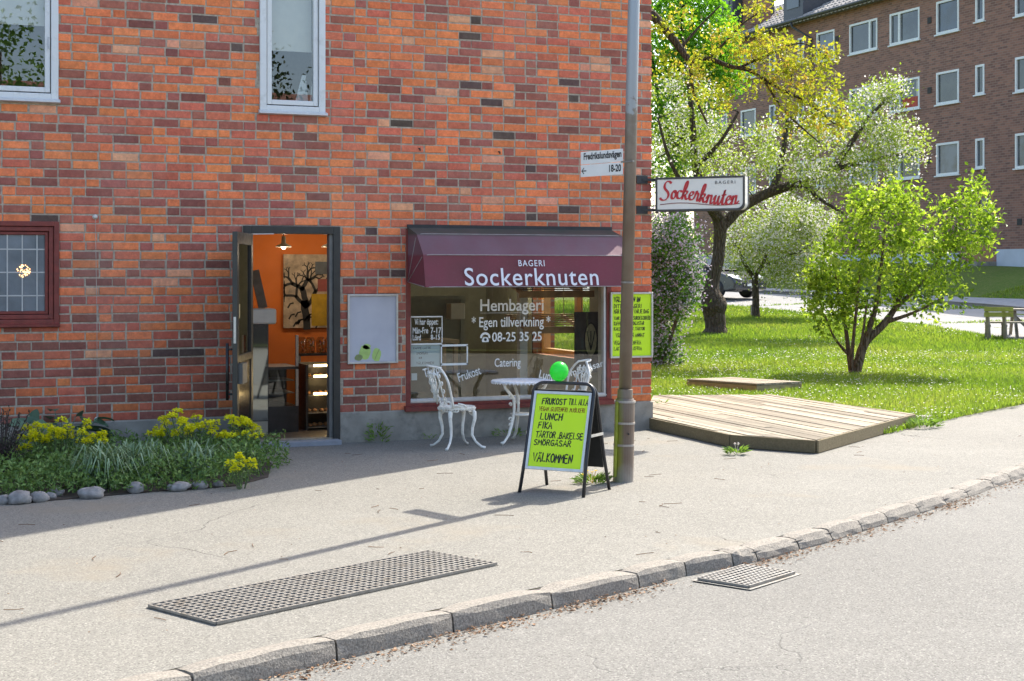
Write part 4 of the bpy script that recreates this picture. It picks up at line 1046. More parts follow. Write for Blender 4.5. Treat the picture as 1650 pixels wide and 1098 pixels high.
text_on('lettering', 'Fredrikslundsv\u00e4gen', M_INK, sg, b0 + ux * .04 + V(0, 0, 2.797), ux, V(0, 0, 1), .465, .08, bold=.03)
text_on('lettering', '18-20', M_INK, sg, b0 + ux * .355 + V(0, 0, 2.692), ux, V(0, 0, 1), .145, .064, bold=.03)
m = MB(); M_ = Matrix((ux, V(0, 0, 1), sn)).transposed().to_4x4(); M_.translation = b0
m.ribbon([(.015, 2.718), (.07, 2.718)], .009, M_); m.ribbon([(.042, 2.742), (.015, 2.718), (.042, 2.694)], .009, M_); m.build('arrow', M_INK, sg)
m = MB(); M_.translation = V(L0.x, L0.y, 0) + sn * .0045; m.box(wS - .02, wS + .12, 2.766, 2.781, -.02, .004, M_); m.build('clamp', M_GALV, sg)

# projecting light box sign at the corner
an = math.radians(25); bx = (RX * math.cos(an) - AX * math.sin(an)).normalized(); bn = bx.cross(V(0, 0, 1)); bn = bn if bn.dot(AX) < 0 else -bn
hb = thing('projecting_sign', 'white illuminated bakery box sign with red script jutting from the corner', 'sign', (0, -.04, 2.42))
zt, zb = 2.905, 2.515; st0 = fac(1056, 314, -.1); st0.z = 0
LB = 1.06; TB = .17
Mb = Matrix((bx, V(0, 0, 1), bn)).transposed().to_4x4(); Mb.translation = V(st0.x, st0.y, 0)
R_ = .07
outl = [(0, zb), (LB - R_, zb)] + [(LB - R_ + R_ * math.sin(t * math.pi / 12), zb + R_ - R_ * math.cos(t * math.pi / 12)) for t in range(1, 7)] + [(LB, zt), (0, zt)]
def insetp(pl_, d):
    cx = sum(p[0] for p in pl_) / len(pl_); cy = sum(p[1] for p in pl_) / len(pl_)
    return [(p[0] + (d if p[0] < cx else -d), p[1] + (d if p[1] < cy else -d)) for p in pl_]
MB().prism(insetp(outl, .008), TB - .02, Mb @ Matrix.Translation((0, 0, -TB + .01))).build('box', pmat('opal_acrylic_side', (.62, .61, .57), .35, .08), hb)
fr = MB(); inn_ = insetp(outl, .022); n = len(outl)
for s0_, s1_ in ((-.012, .004), (-TB - .004, -TB + .012)):
    v = [Mb @ V(p[0], p[1], s) for s in (s0_, s1_) for p in outl] + [Mb @ V(p[0], p[1], s) for s in (s0_, s1_) for p in inn_]
    f = []
    for i in range(n):
        j = (i + 1) % n; f += [(i, j, n + j, n + i), (n + i, n + j, 3 * n + j, 3 * n + i), (2 * n + i, 3 * n + i, 3 * n + j, 2 * n + j), (i, 2 * n + i, 2 * n + j, j)]
    fr.add(v, f)
fr.build('rim', pmat('rim_paint', (.06, .055, .05), .5), hb)
MB().prism(insetp(outl, .024), .004, Mb @ Matrix.Translation((0, 0, -.006))).build('face', pmat('opal_acrylic', (.82, .78, .69), .3, .05, 2), hb)
for zz in (zb + .02, zt - .02):
    m = MB(); a = V(-.13, -.012, zz); m.bar(a, V(st0.x, st0.y, zz) + bx * .01 - bn * .085, .03, .03); m.box(-.20, -.06, -.02, -.003, zz - .045, zz + .045); m.build('bracket', M_BLKM, hb)
MB().bar(Mb @ V(-.012, zb - .02, -.085), Mb @ V(-.012, zt + .02, -.085), .02, .03).build('bracket_upright', M_BLKM, hb)
# brush script drawn with a broad nib
def bez(*P_):
    out = []
    for i in range(0, len(P_) - 3, 3):
        for t in range(9):
            t /= 8; a, b, c, d = P_[i:i + 4]; out.append(tuple((1 - t) ** 3 * a[k] + 3 * (1 - t) ** 2 * t * b[k] + 3 * (1 - t) * t * t * c[k] + t ** 3 * d[k] for k in (0, 1)))
    return out
SC = {  # x-height 1, slanted afterwards
 'S': (1.5, [bez((1.35, 1.75), (1.1, 2.15), (.45, 2.1), (.45, 1.55), (.45, 1.1), (1.2, .95), (1.2, .45), (1.2, -.1), (.35, -.2), (.05, .3))]),
 'o': (.85, [bez((.55, .95), (.1, 1.0), (0, .1), (.38, .03), (.8, .0), (.85, .95), (.5, .93), (.45, .7), (.7, .65), (.95, .75))]),
 'c': (.75, [bez((.68, .78), (.6, 1.05), (.08, 1.0), (.08, .45), (.08, -.05), (.55, -.05), (.8, .3))]),
 'k': (.95, [bez((0, .3), (.5, 1.0), (.75, 1.9), (.5, 2.05), (.3, 2.05), (.15, 1.0), (.12, 0)), bez((.12, .5), (.3, 1.05), (.75, 1.05), (.68, .75), (.6, .5), (.35, .5), (.3, .5), (.5, .5), (.5, .05), (.7, .02), (.8, .02), (.9, .15), (1.0, .3))]),
 'e': (.75, [bez((.1, .45), (.5, .5), (.7, .75), (.55, .93), (.3, 1.1), (.05, .7), (.08, .4), (.1, -.1), (.55, -.05), (.8, .3))]),
 'r': (.75, [bez((0, .3), (.15, .6), (.22, .9), (.25, 1.12), (.3, .9), (.5, .85), (.55, .82), (.5, .5), (.38, .05), (.55, .02), (.65, .02), (.72, .2), (.8, .3))]),
 'n': (1.0, [bez((0, .5), (.1, .85), (.2, 1.0), (.25, .9), (.25, .6), (.15, .3), (.1, 0)), bez((.15, .4), (.3, .8), (.5, 1.0), (.62, .92), (.75, .8), (.5, .1), (.68, .02), (.8, -.02), (.95, .15), (1.02, .3))]),
 'u': (1.0, [bez((.0, .5), (.1, .8), (.15, .9), (.22, .98), (.15, .5), (.05, .05), (.25, .03), (.45, .0), (.6, .5), (.68, .95)), bez((.68, .95), (.6, .5), (.55, .05), (.75, .02), (.85, .02), (.95, .2), (1.02, .3))]),
 't': (.65, [bez((.0, .3), (.2, .8), (.35, 1.2), (.38, 1.6), (.3, 1.0), (.12, .1), (.3, .02), (.45, -.02), (.6, .2), (.68, .3)), bez((.08, 1.05), (.2, 1.02), (.4, 1.06), (.58, 1.1))])}
word = 'Sockerknuten'; adv = sum(SC[c][0] for c in word); wx0, wx1 = .05, 1.02; sc = (wx1 - wx0 - .04) / adv; m = MB(); cx = wx0; nib = V(.9, .42, 0).normalized() * (sc * .36)
for c in word:
    for st_ in SC[c][1]:
        pts = []
        for x, y_ in st_:
            X = cx + (x + .18 * y_) * sc; fx = (X - wx0) / (wx1 - wx0); pts.append(V(X, 2.622 + .035 * math.sin(fx * 5.2 + .5) * 1.0 - .012 * fx + y_ * sc * 1.22, .0045))
        vs = []
        for p in pts: vs += [Mb @ (p + nib * .5), Mb @ (p - nib * .5)]
        m.add(vs, [(2 * i, 2 * i + 1, 2 * i + 3, 2 * i + 2) for i in range(len(pts) - 1)])
        m.ribbon([(p.x, p.y) for p in pts], sc * .15, Mb @ Matrix.Translation((0, 0, .0048)))
    cx += SC[c][0] * sc
M_RED = pmat('sign_red', (.55, .02, .025), .45, .06); m.build('script_lettering', M_RED, hb)
m = MB(); m.ribbon([(lerp(.06, 1.0, t / 20), 2.592 + .017 * math.sin(t / 20 * 6.0 + .1)) for t in range(21)], .008, Mb @ Matrix.Translation((0, 0, .0045))); m.build('underline', pmat('sign_maroon', (.22, .03, .03), .5), hb)
bo = Mb @ V(.715, 2.815, .0045); text_on('lettering', 'BAGERI', pmat('sign_grey', (.08, .08, .085), .5), hb, bo, bx, V(0, 0, 1), .235, .036, spacing=1.35)

# poster cases on the wall
M_ALU = pmat('aluminium_frame', (.55, .54, .5), .35, .1, 12, metal=.5)
def case(name, label, o, mat_paper):
    t = thing(name, label, 'poster', (o[0], 0, o[2])); frame_rect(o, .022, -.035, -.004).build('frame', M_ALU, t, bevel=.004)
    i = inset(o, .0225); MB().box(i[0], i[1], -.018, -.006, i[2], i[3]).build('sheet', mat_paper, t); return t, i
o = [-3.645, -3.083, .838, 1.583]
k = NT('old_poster'); c_ = k.mix(k.fmap(k.noise(2.2, 5), .35, .7), (.45, .45, .5), (.56, .56, .6)); t, i = case('poster_case', 'framed faded grey poster beside the shop door', o, k.done(c_, .12, k.bump(k.noise(3), .15, .02)))
m = MB(); Tm = Matrix(((1, 0, 0, i[0]), (0, 0, -1, -.0195), (0, 1, 0, i[2]), (0, 0, 0, 1)))
blob = lambda cx, cy, rx_, ry_: [(cx + rx_ * math.cos(a * .524) * (1 + .12 * math.sin(a * 2.1)), cy + ry_ * math.sin(a * .524)) for a in range(12)]
for cx, cy, a_, b_ in ((.17, .1, .065, .08), (.3, .07, .05, .075), (.19, .16, .045, .03)): m.prism([(x, max(.002, y_)) for x, y_ in blob(cx, cy, a_, b_)], .001, Tm)
m.build('printed_leaves', pmat('print_green', (.42, .58, .16), .6, .15, 12), t)
m = MB(); m.ribbon([(.28, .02), (.3, .07), (.33, .13)], .006, Tm @ Matrix.Translation((0, 0, .002))); m.build('printed_vein', pmat('print_olive', (.22, .26, .1), .6), t); MB().prism(blob(.1, .045, .045, .035), .0012, Tm).build('printed_fruit', MATS['print_olive'], t)
o = [-.541, .004, .832, 1.588]; M_NEON = pmat('neon_yellow_paper', (.58, .86, .02), .7, .04, 1.5)
t, i = case('menu_case', 'framed neon yellow handwritten poster on the wall behind the lamp post', o, M_NEON)
MB().box(o[0], o[1], -.0036, -.0005, o[2], o[3]).build('backboard', M_GALV, t)
m = MB(); Tm = Matrix(((1, 0, 0, i[0]), (0, 0, -1, -.0195), (0, 1, 0, i[2]), (0, 0, 0, 1))); r_ = random.Random(12); ww, hh_ = i[1] - i[0], i[3] - i[2]
for tx, fx, fy, fw, fh, pen in (('V\u00c4LKOMMEN IN', .05, .875, .68, .075, .011), ('DITT HEMBAGERI', .05, .775, .72, .06, .007), ('H\u00c4R BAKAR VI VARJE DAG', .05, .69, .9, .06, .007), ('VANLIGA BR\u00d6D .SURDEGSBR\u00d6D', .05, .585, .94, .055, .006), ('KAFFEBR\u00d6D .LANDGJISTAR', .05, .5, .78, .055, .006), ('KAKOR .BULLAR .T\u00c5RTOR', .05, .415, .8, .05, .006), ('V\u00c4LJ OCKS\u00c5 ANNAT', .1, .305, .74, .06, .007), ('VEGAN .GLUTENFRIA', .05, .185, .7, .06, .006), ('LAKTOS .MJ\u00d6LKFRIA', .05, .095, .72, .055, .006)):
    hand_text(m, tx, fx * ww, fy * hh_, fw * ww, fh * hh_, pen, Tm, r_)
M_MARK = pmat('marker_ink', (.02, .025, .02), .7); m.build('handwriting', M_MARK, t)['kind'] = 'stuff'

# sandwich board ---------------------------------------------------
fl, fr_ = gnd(838, 794), gnd(939, 802); bu = (fr_ - fl).normalized(); bnk = V(-bu.y, bu.x, 0); WB = (fr_ - fl).length
ab = thing('sandwich_board', 'black sandwich board with a neon yellow handwritten menu', 'sign', (fl + fr_) / 2)
HB_, DB = .895, .5; slope = math.atan2(DB / 2, HB_)
def leafM(front):
    base = (fl + fr_) / 2 + (V(0, 0, 0) if front else bnk * DB); inn = bnk if front else -bnk
    upv = (inn * (DB / 2) + V(0, 0, HB_)).normalized(); nn = bu.cross(upv)
    M_ = Matrix((bu, upv, nn)).transposed().to_4x4(); M_.translation = base; return M_
LH = math.hypot(HB_, DB / 2)
M_BLK = pmat('black_powder_coat', (.018, .019, .022), .35, .15)
for front in (True, False):
    M_ = leafM(front); hw = WB / 2 - .006; rr = .09
    pts = [V(-hw - .012, .0, 0), V(-hw, .3, 0), V(-hw, LH - rr, 0)] + [V(-hw + rr - rr * math.cos(a), LH - rr + rr * math.sin(a), 0) for a in [math.pi / 2 * t / 6 for t in range(1, 7)]]
    pts += [V(-p.x, p.y, 0) for p in pts[::-1]]
    MB().tube([M_ @ p for p in pts], .0145, 10).build('frame', M_BLK, ab, smooth=True)
    if front:
        pn = MB(); pn.box(-hw + .016, hw - .016, .2, LH - .075, -.014, .004, M_); pn.build('panel', pmat('panel_grey', (.3, .3, .29), .5), ab)
        fm = MB(); a_, b_, c_, d_ = -hw + .016, hw - .016, .2, LH - .075
        for x0, x1, y0, y1 in ((a_, a_ + .022, c_, d_), (b_ - .022, b_, c_, d_), (a_ + .022, b_ - .022, c_, c_ + .022), (a_ + .022, b_ - .022, d_ - .022, d_)): fm.box(x0, x1, y0, y1, .0045, .013, M_)
        fm.build('clip_frame', M_ALU, ab)
        MB().box(a_ + .0225, b_ - .0225, c_ + .0225, d_ - .0225, .0045, .006, M_).build('poster', M_NEON, ab)
        m = MB(); m2 = MB(); r_ = random.Random(14); Tm = M_ @ Matrix.Translation((a_ + .022, c_ + .022, .0075)); ww, hh_ = b_ - a_ - .044, d_ - c_ - .044
        for tx, fx, fy, fw, fh, pen, mm in (('FRUKOST', .12, .86, .47, .078, .012, m), ('TILL ALLA', .63, .865, .37, .08, .0095, m), ('VEGAN .GLUTENFRI .MJ\u00d6LKFRI', .08, .765, .88, .055, .006, m2), ('LUNCH', .12, .645, .44, .085, .013, m), ('FIKA', .1, .525, .28, .085, .012, m), ('T\u00c5RTOR .BAKELSE', .08, .40, .9, .08, .0105, m), ('SM\u00d6RG\u00c5SAR', .06, .295, .72, .075, .0105, m), ('V\u00c4LKOMMEN', .08, .075, .76, .11, .013, m)):
            hand_text(mm, tx, fx * ww, fy * hh_, fw * ww, fh * hh_, pen * .8, Tm, r_)
        m.build('handwriting', M_MARK, ab)['kind'] = 'stuff'; m2.build('red_handwriting', pmat('red_marker', (.25, .06, .01), .7), ab)['kind'] = 'stuff'
    else:
        MB().box(-hw + .016, hw - .016, .2, LH - .06, -.006, .006, M_).build('back_panel', pmat('black_board', (.012, .014, .014), .6), ab)
m = MB(); zz = .55
for s in (-1, 1):
    p = leafM(True) @ V(s * WB / 2, .5, 0); q = leafM(False) @ V(s * WB / 2, .5, 0); m2 = MB(); m2.bar(p + bu * s * .012, q + bu * s * .012, .005, .022); m2.build('stay', M_ALU, ab)
tp = leafM(True) @ V(-.07, LH + .016, 0); rB = .079
bl = thing('green_balloon', 'green balloon sitting on top of the sandwich board', 'balloon', tp)
k = NT('balloon_rubber'); k.done((.06, .62, .09), .25); k.b.inputs['Subsurface Weight'].default_value = .0
trn = k.n('BsdfTranslucent'); trn.inputs[0].default_value = (.12, .9, .16, 1); ms = k.n('MixShader'); ms.inputs[0].default_value = .45; k.l(k.b.outputs[0], ms.inputs[1]); k.l(trn.outputs[0], ms.inputs[2]); k.l(ms.outputs[0], k.o.inputs[0])
prof = [(.002, -.012), (.012, -.01), (.004, 0)] + [(rB * math.sin(a) * (1 if a > 1.57 else 1), rB * 1.02 - rB * 1.05 * math.cos(a)) for a in [math.pi * t / 16 for t in range(1, 17)]]
MB().lathe(prof, 24, Matrix.Translation(tp) @ Matrix.Rotation(.2, 4, 'Y')).build('skin', k.m, bl, smooth=True)

# cast bistro chairs and table ---------------------------------------
M_CAST = pmat('white_cast_aluminium', (.8, .77, .69), .5, .12, 20, .25, 80, dirt=(.42, .38, .3), dscale=9)
def chair(loc, rz, label):
    t = thing('bistro_chair', label, 'chair', loc, rz, 'white cast bistro chairs')
    s = MB(); n = 28                                     # pierced round seat: rim, inner rings and spokes
    def ring(r0, r1, z0, z1):
        for i in range(n):
            a, b = 2 * math.pi * i / n, 2 * math.pi * (i + 1) / n; q = lambda r, an, z: V(r * math.cos(an), r * math.sin(an) * .96, z)
            s.quad(q(r0, a, z1), q(r1, a, z1), q(r1, b, z1), q(r0, b, z1)); s.quad(q(r0, a, z0), q(r0, b, z0), q(r1, b, z0), q(r1, a, z0)); s.quad(q(r1, a, z0), q(r1, b, z0), q(r1, b, z1), q(r1, a, z1)); s.quad(q(r0, a, z1), q(r0, b, z1), q(r0, b, z0), q(r0, a, z0))
    ring(.165, .192, .405, .432); ring(.105, .128, .415, .427); ring(.03, .062, .415, .427)
    for i in range(16):
        a = 2 * math.pi * i / 16; d = V(math.cos(a), math.sin(a) * .96, 0); tw_ = V(-d.y, d.x, 0) * .03
        s.tube([d * .05 + V(0, 0, .42), d * .085 + tw_ + V(0, 0, .421), d * .12 + V(0, 0, .42), d * .15 - tw_ * .6 + V(0, 0, .421), d * .175 + V(0, 0, .42)], .008, 5)
    for i in range(40): a = 2 * math.pi * i / 40; s.tube([V(.19 * math.cos(a), .182 * math.sin(a), .40), V(.196 * math.cos(a), .188 * math.sin(a), .42)], .008, 5)
    s.build('seat', M_CAST, t, local=True, smooth=False)
    for a in (45, 135, 225, 315):
        d = V(math.cos(math.radians(a)), math.sin(math.radians(a)), 0); f = 1.0 if d.x > 0 else .92
        L_ = MB(); pts = [(.15, .405), (.195, .37), (.2, .31), (.175, .22), (.17, .14), (.21, .07), (.275, .022), (.315, .012)]
        L_.tube([d * (r * f) + V(0, 0, z) for r, z in pts], [.022, .026, .02, .017, .015, .013, .012, .017], 8)
        L_.tube([d * .12 + V(0, 0, .4), d * .15 + V(0, 0, .36), d * .175 + V(0, 0, .345)], .01, 6)
        for s_ in (-1, 1): side = V(-d.y, d.x, 0) * s_; L_.tube([d * .17 + side * .02 + V(0, 0, .39), d * .165 + side * .07 + V(0, 0, .385), d * .16 + side * .085 + V(0, 0, .4)], .009, 5)
        L_.build('leg', M_CAST, t, local=True, smooth=True)
    # back: pierced shell on the -x side, leaning outwards
    b = MB(); 
    def BP(u, v): # u across -1..1, v up 0..1
        zz = .43 + v * .41; wv = (.155 + .045 * math.sin(min(1, v * 1.25) * math.pi * .6)) * (1 - max(0, v - .62) ** 2 * 4.2)
        bend = .16 * (1 - (u * .95) ** 2) ** .5 if abs(u) < 1 else 0
        return V(-.03 - .135 - .035 * (1 - u * u) * 1.2 - v * .12 + .06 * u * u, u * max(.02, wv), zz)
    edge = [BP(-1, t_ / 14) for t_ in range(15)] + [BP(lerp(-1, 1, t_ / 8), 1.0) + V(0, 0, .018 * math.sin(math.pi * t_ / 8)) for t_ in range(1, 8)] + [BP(1, 1 - t_ / 14) for t_ in range(15)]
    b.tube(edge, .012, 6)
    inner = [BP(-.62, .1 + .72 * t_ / 10) for t_ in range(11)] + [BP(lerp(-.62, .62, t_ / 6), .84) for t_ in range(1, 6)] + [BP(.62, .82 - .72 * t_ / 10) for t_ in range(11)]
    b.tube(inner, .009, 5)
    for k_ in range(7):                                   # fan of tracery
        u = lerp(-.85, .85, k_ / 6); b.tube([BP(0, .08), BP(u * .25, .3), BP(u * .7, .6), BP(u * .85, .9)], .0085, 5)
    for v in (.2, .4, .6, .78):
        for u in (-.72, -.36, 0, .36, .72):
            c = BP(u, v); r0 = .028; pts = [c + V(-.004, math.cos(q) * r0 * (1 - q / 9), math.sin(q) * r0 * (1 - q / 9)) for q in [t_ * .7 for t_ in range(10)]]; b.tube(pts, .007, 5)
    for s_ in (-1, 1): b.tube([BP(s_ * .9, 0), BP(s_, .06) + V(.06, 0, -.005), V(-.06, s_ * .175, .47), V(.0, s_ * .185, .455), V(.03, s_ * .18, .432)], [.014, .014, .013, .012, .012], 6); b.tube([V(-.12, s_ * .15, .43), V(-.08, s_ * .17, .455), V(-.03, s_ * .18, .435)], .012, 6)
    b.build('backrest', M_CAST, t, local=True, smooth=True)
    return t
def mid(*pp): return sum(pp, V(0, 0, 0)) / len(pp)
cfeet = [gnd(694, 720), gnd(716, 729), gnd(776, 726), gnd(757, 713)]; cc = mid(*cfeet)
chair(cc, math.radians(4), 'white cast bistro chair left of the table, back towards the door')
chair(V(-1.38, -.62, 0), math.radians(188), 'white cast bistro chair behind the sandwich board, only its back showing')
tcx = fac(838, 617, -.72); tb = V(-1.93, -.72, 0)
tbl = thing('bistro_table', 'round white cast bistro table in front of the shop window', 'table', tb)
m = MB(); HT = .665
m.lathe([(.0, HT - .012), (.30, HT - .012), (.318, HT - .02), (.325, HT - .006), (.318, HT + .004), (.30, HT), (.0, HT)], 36, Matrix.Translation(tb), caps=False)
for i in range(48): a = 2 * math.pi * i / 48; d = V(math.cos(a), math.sin(a), 0); m.tube([tb + d * .315 + V(0, 0, HT - .005), tb + d * .318 + V(0, 0, HT - .03)], [.014, .006], 5)
m.build('table_top', pmat('white_lace_top', (.74, .75, .78), .5, .25, 40, .6, 120), tbl)
for a in (115, 235, 355):
    d = V(math.cos(math.radians(a + 90)), math.sin(math.radians(a + 90)), 0); m = MB(); W_ = lambda r, z: tb + d * r + V(0, 0, z)
    m.tube([W_(.27, HT - .02), W_(.25, HT - .07), W_(.17, HT - .14), W_(.12, .47), W_(.115, .36), W_(.13, .28), W_(.16, .2), W_(.2, .1), W_(.27, .03), W_(.31, .018)], [.018, .016, .017, .02, .015, .017, .018, .015, .013, .02], 8)
    for z_, r_ in ((.5, .03), (.42, .022), (.26, .03), (.2, .026)):
        c = W_(.15 + .02, z_); m.tube([c + d * (math.cos(q) * r_ * (1 - q / 9)) + V(0, 0, math.sin(q) * r_ * (1 - q / 9)) for q in [t_ * .7 for t_ in range(9)]], .009, 5)
    m.build('leg', M_CAST, tbl, smooth=True)
m = MB(); m.lathe([(.0, .29), (.11, .295), (.125, .31), (.12, .318), (.0, .315)], 28, Matrix.Translation(tb), caps=False); m.build('lower_shelf', M_CAST, tbl, smooth=True)

# timber decks -------------------------------------------------------
def wood(name, a, b, scale=1.0):
    k = NT(name); mp = k.n('Mapping'); mp.inputs['Scale'].default_value = (1.2, 26, 26); k.l(k.tc.outputs['Object'], mp.inputs[0])
    oi = k.n('ObjectInfo'); g = k.noise(2.2, 6, .6, vec=mp.outputs[0]); c = k.mix(k.fmap(g, .3, .7), a, b)
    c = k.mix(k.fmap(oi.outputs['Random'], 0, 1, 0, 1), k.mix(1.0, c, (.62, .6, .56), 'MULTIPLY'), k.mix(1.0, c, (1.3, 1.27, 1.2), 'MULTIPLY')); c = k.mix(k.fmap(k.noise(3, 5, .7), .55, .75, 0, .6), c, tuple(x * .6 for x in a))
    return k.done(c, .85, k.bump(g, .4, .004), 0, .2)
M_DECK = wood('weathered_deck_wood', (.22, .19, .145), (.36, .32, .255)); M_FASC = wood('fascia_wood', (.15, .125, .075), (.23, .19, .12))
zt = .135; dpx = [(1053, 672), (1178, 700), (1315, 709.5), (1472, 667), (1240, 636), (1053, 637)]; dp = [gnd(*p, zt) for p in dpx]
dk = thing('timber_deck', 'weathered timber deck platform at the corner of the brick building', 'deck', (dp[2].x, dp[2].y, 0))
def clip(poly, a, n):                                   # keep the side of the line through a where (p-a).n >= 0
    out = []
    for i, p in enumerate(poly):
        q = poly[(i + 1) % len(poly)]; s, t_ = (p - a).dot(n), (q - a).dot(n)
        if s >= 0: out.append(p)
        if s * t_ < 0: out.append(p.lerp(q, s / (s - t_)))
    return out
pdir = (dp[2] - dp[1]).normalized(); pdir = (gnd(1400, 655, zt) - gnd(1130, 640, zt)).normalized()
pdir = (gnd(1315, 705, zt) - gnd(1060, 655, zt)).normalized()
pn = V(-pdir.y, pdir.x, 0); lo_v = min((p - dp[2]).dot(pn) for p in dp); hi_v = max((p - dp[2]).dot(pn) for p in dp)
wv = .108; v = lo_v; rr_ = random.Random(15)
DPOLY = [dp[0] + V(-.06, .12, 0)] + dp[1:]
while v < hi_v:
    poly = clip([p.copy() for p in DPOLY], dp[2] + pn * (v + .006), pn); poly = clip(poly, dp[2] + pn * (v + wv - .006), -pn) if len(poly) > 2 else []
    if len(poly) > 2:
        # boards are butt jointed here and there
        us = [p.dot(pdir) for p in poly]; cutu = rr_.uniform(min(us) + .5, max(us) - .5) if max(us) - min(us) > 1.6 else None
        pieces = [poly] if cutu is None else [clip(poly, pdir * (cutu + .003), pdir), clip(poly, pdir * (cutu - .003), -pdir)]
        for pc_ in pieces:
            if len(pc_) < 3: continue
            dz = rr_.uniform(-.004, .004); n = len(pc_); c0 = mid(*pc_); R3 = Matrix.Rotation(math.atan2(pdir.y, pdir.x), 4, 'Z'); Mi = (Matrix.Translation(c0) @ R3)
            loc = [Mi.inverted() @ p for p in pc_]; mm = MB(); vs = [V(p.x, p.y, dz) for p in loc] + [V(p.x, p.y, -.028 + dz) for p in loc]
            mm.add(vs, [tuple(range(n)), tuple(range(2 * n - 1, n - 1, -1))] + [(i, n + i, n + (i + 1) % n, (i + 1) % n) for i in range(n)])
            ob = mm.build('plank', M_DECK, dk, local=True); ob.matrix_local = Matrix.Translation(c0 - WL[dk.name]) @ R3
            if vs and (pc_[0] - pc_[1]).cross(pc_[2] - pc_[1]).z > 0: ob.data.flip_normals()
    v += wv
for a, b in ((dp[0] + V(-.06, .12, 0), dp[1]), (dp[1], dp[2]), (dp[2], dp[3]), (dp[3], dp[4])):
    d = (b - a).normalized(); nn = V(d.y, -d.x, 0); q = MB(); aa, bb = a + d * .003, b - d * .003
    q.bar(aa + nn * .014 + V(0, 0, -.066), bb + nn * .014 + V(0, 0, -.066), .025, .125); q.build('fascia_board', M_FASC, dk, bevel=.003)
q = MB()
for t in (.1, .35, .6, .85):
    a, b = dp[0].lerp(dp[2], t), dp[5].lerp(dp[3], t)
fill = MB(); cpt = mid(*dp); pp_ = [cpt.lerp(p, .97) for p in DPOLY]; fill.add([V(p.x, p.y, .02) for p in pp_] + [V(p.x, p.y, zt - .04) for p in pp_], [tuple(range(6)), tuple(range(11, 5, -1))] + [(i, (i + 1) % 6, 6 + (i + 1) % 6, 6 + i) for i in range(6)]); fill.build('subframe', M_PIT, dk)
# small platform on the grass
sp0 = terr(1219, 634); t_ = zc(sp0); zpl = sp0.z + .15
c1, c2, c3 = gnd(1106.5, 611, zpl), gnd(1219, 618.5, zpl), gnd(1292.5, 615, zpl); c4 = c1 + (c3 - c2)
sp = thing('small_platform', 'small low wooden platform lying on the lawn behind the deck', 'platform', (c2.x, c2.y, sp0.z))
for i in range(12):
    a, b = c2.lerp(c3, i / 12), c2.lerp(c3, (i + 1) / 12); off_ = c1 - c2; g_ = (c3 - c2).normalized() * .004; q = MB(); vs = [a + g_, b - g_, b - g_ + off_, a + g_ + off_]
    q.add([p.copy() for p in vs] + [p - V(0, 0, .03) for p in vs], [(0, 1, 2, 3), (7, 6, 5, 4), (0, 4, 5, 1), (1, 5, 6, 2), (2, 6, 7, 3), (3, 7, 4, 0)]); q.build('plank', M_DECK, sp)
for a, b in ((c1, c2), (c2, c3), (c3, c4), (c4, c1)):
    d = (b - a).normalized(); nn = V(-d.y, d.x, 0) * .02
    q = MB(); q.bar(a + nn + V(0, 0, -.1), b + nn + V(0, 0, -.1), .03, .13); q.build('side_board', pmat('side_board_wood', (.3, .24, .13), .85, .25, 6), sp)

# bench and picnic table by the side road -------------------------------
M_BW = pmat('bench_wood_grey', (.25, .22, .17), .8, .25, 8); M_BG = pmat('bench_algae_wood', (.3, .3, .06), .8, .3, 6)
b0 = terr(1594, 550); bch = thing('park_bench', 'weathered wooden bench with a mossy backrest by the side road', 'bench', b0, 0)
bx_ = RX * .985 - AX * .17; by_ = V(-bx_.y, bx_.x, 0); Mq = Matrix((bx_, by_, V(0, 0, 1))).transposed().to_4x4(); Mq.translation = b0
for x in (.0, .36, 1.5):
    q = MB(); q.bar(Mq @ V(x, .02, 0), Mq @ V(x - .06, -.08, .72), .07, .07); q.build('back_leg', M_BW, bch); q = MB(); q.bar(Mq @ V(x, .45, 0), Mq @ V(x, .42, .38), .06, .07); q.build('front_leg', M_BW, bch); q = MB(); q.bar(Mq @ V(x, -.03, .34), Mq @ V(x, .5, .38), .06, .06); q.build('bearer', M_BW, bch)
for z_, yy in ((.6, -.12), (.72, -.135)): q = MB(); q.bar(Mq @ V(-.13, yy, z_), Mq @ V(.5, yy, z_), .03, .1, V(0, 0, 1)); q.build('back_slat', M_BG, bch)
for yy in (.08, .2, .32, .44): q = MB(); q.bar(Mq @ V(-.05, yy, .415), Mq @ V(1.75, yy, .415), .1, .035); q.build('seat_slat', M_BW, bch)
pt0 = terr(1700, 552) + by_ * .9; ptb = thing('picnic_table', 'wooden picnic table cut off by the right edge', 'table', pt0)
Mq.translation = pt0
for yy in (-.3, -.15, 0, .15, .3): q = MB(); q.bar(Mq @ V(-1.0, yy, .7), Mq @ V(.9, yy, .7), .13, .04); q.build('top_plank', M_BW, ptb)
for x in (-.75, .65):
    for s in (-1, 1): q = MB(); q.bar(Mq @ V(x - .0, s * .55, 0), Mq @ V(x, s * .12, .68), .06, .09); q.build('leg', M_BW, ptb)
    q = MB(); q.bar(Mq @ V(x - .1, 0, .66), Mq @ V(x + .28, 0, .3), .05, .07); q.build('brace', M_BW, ptb)

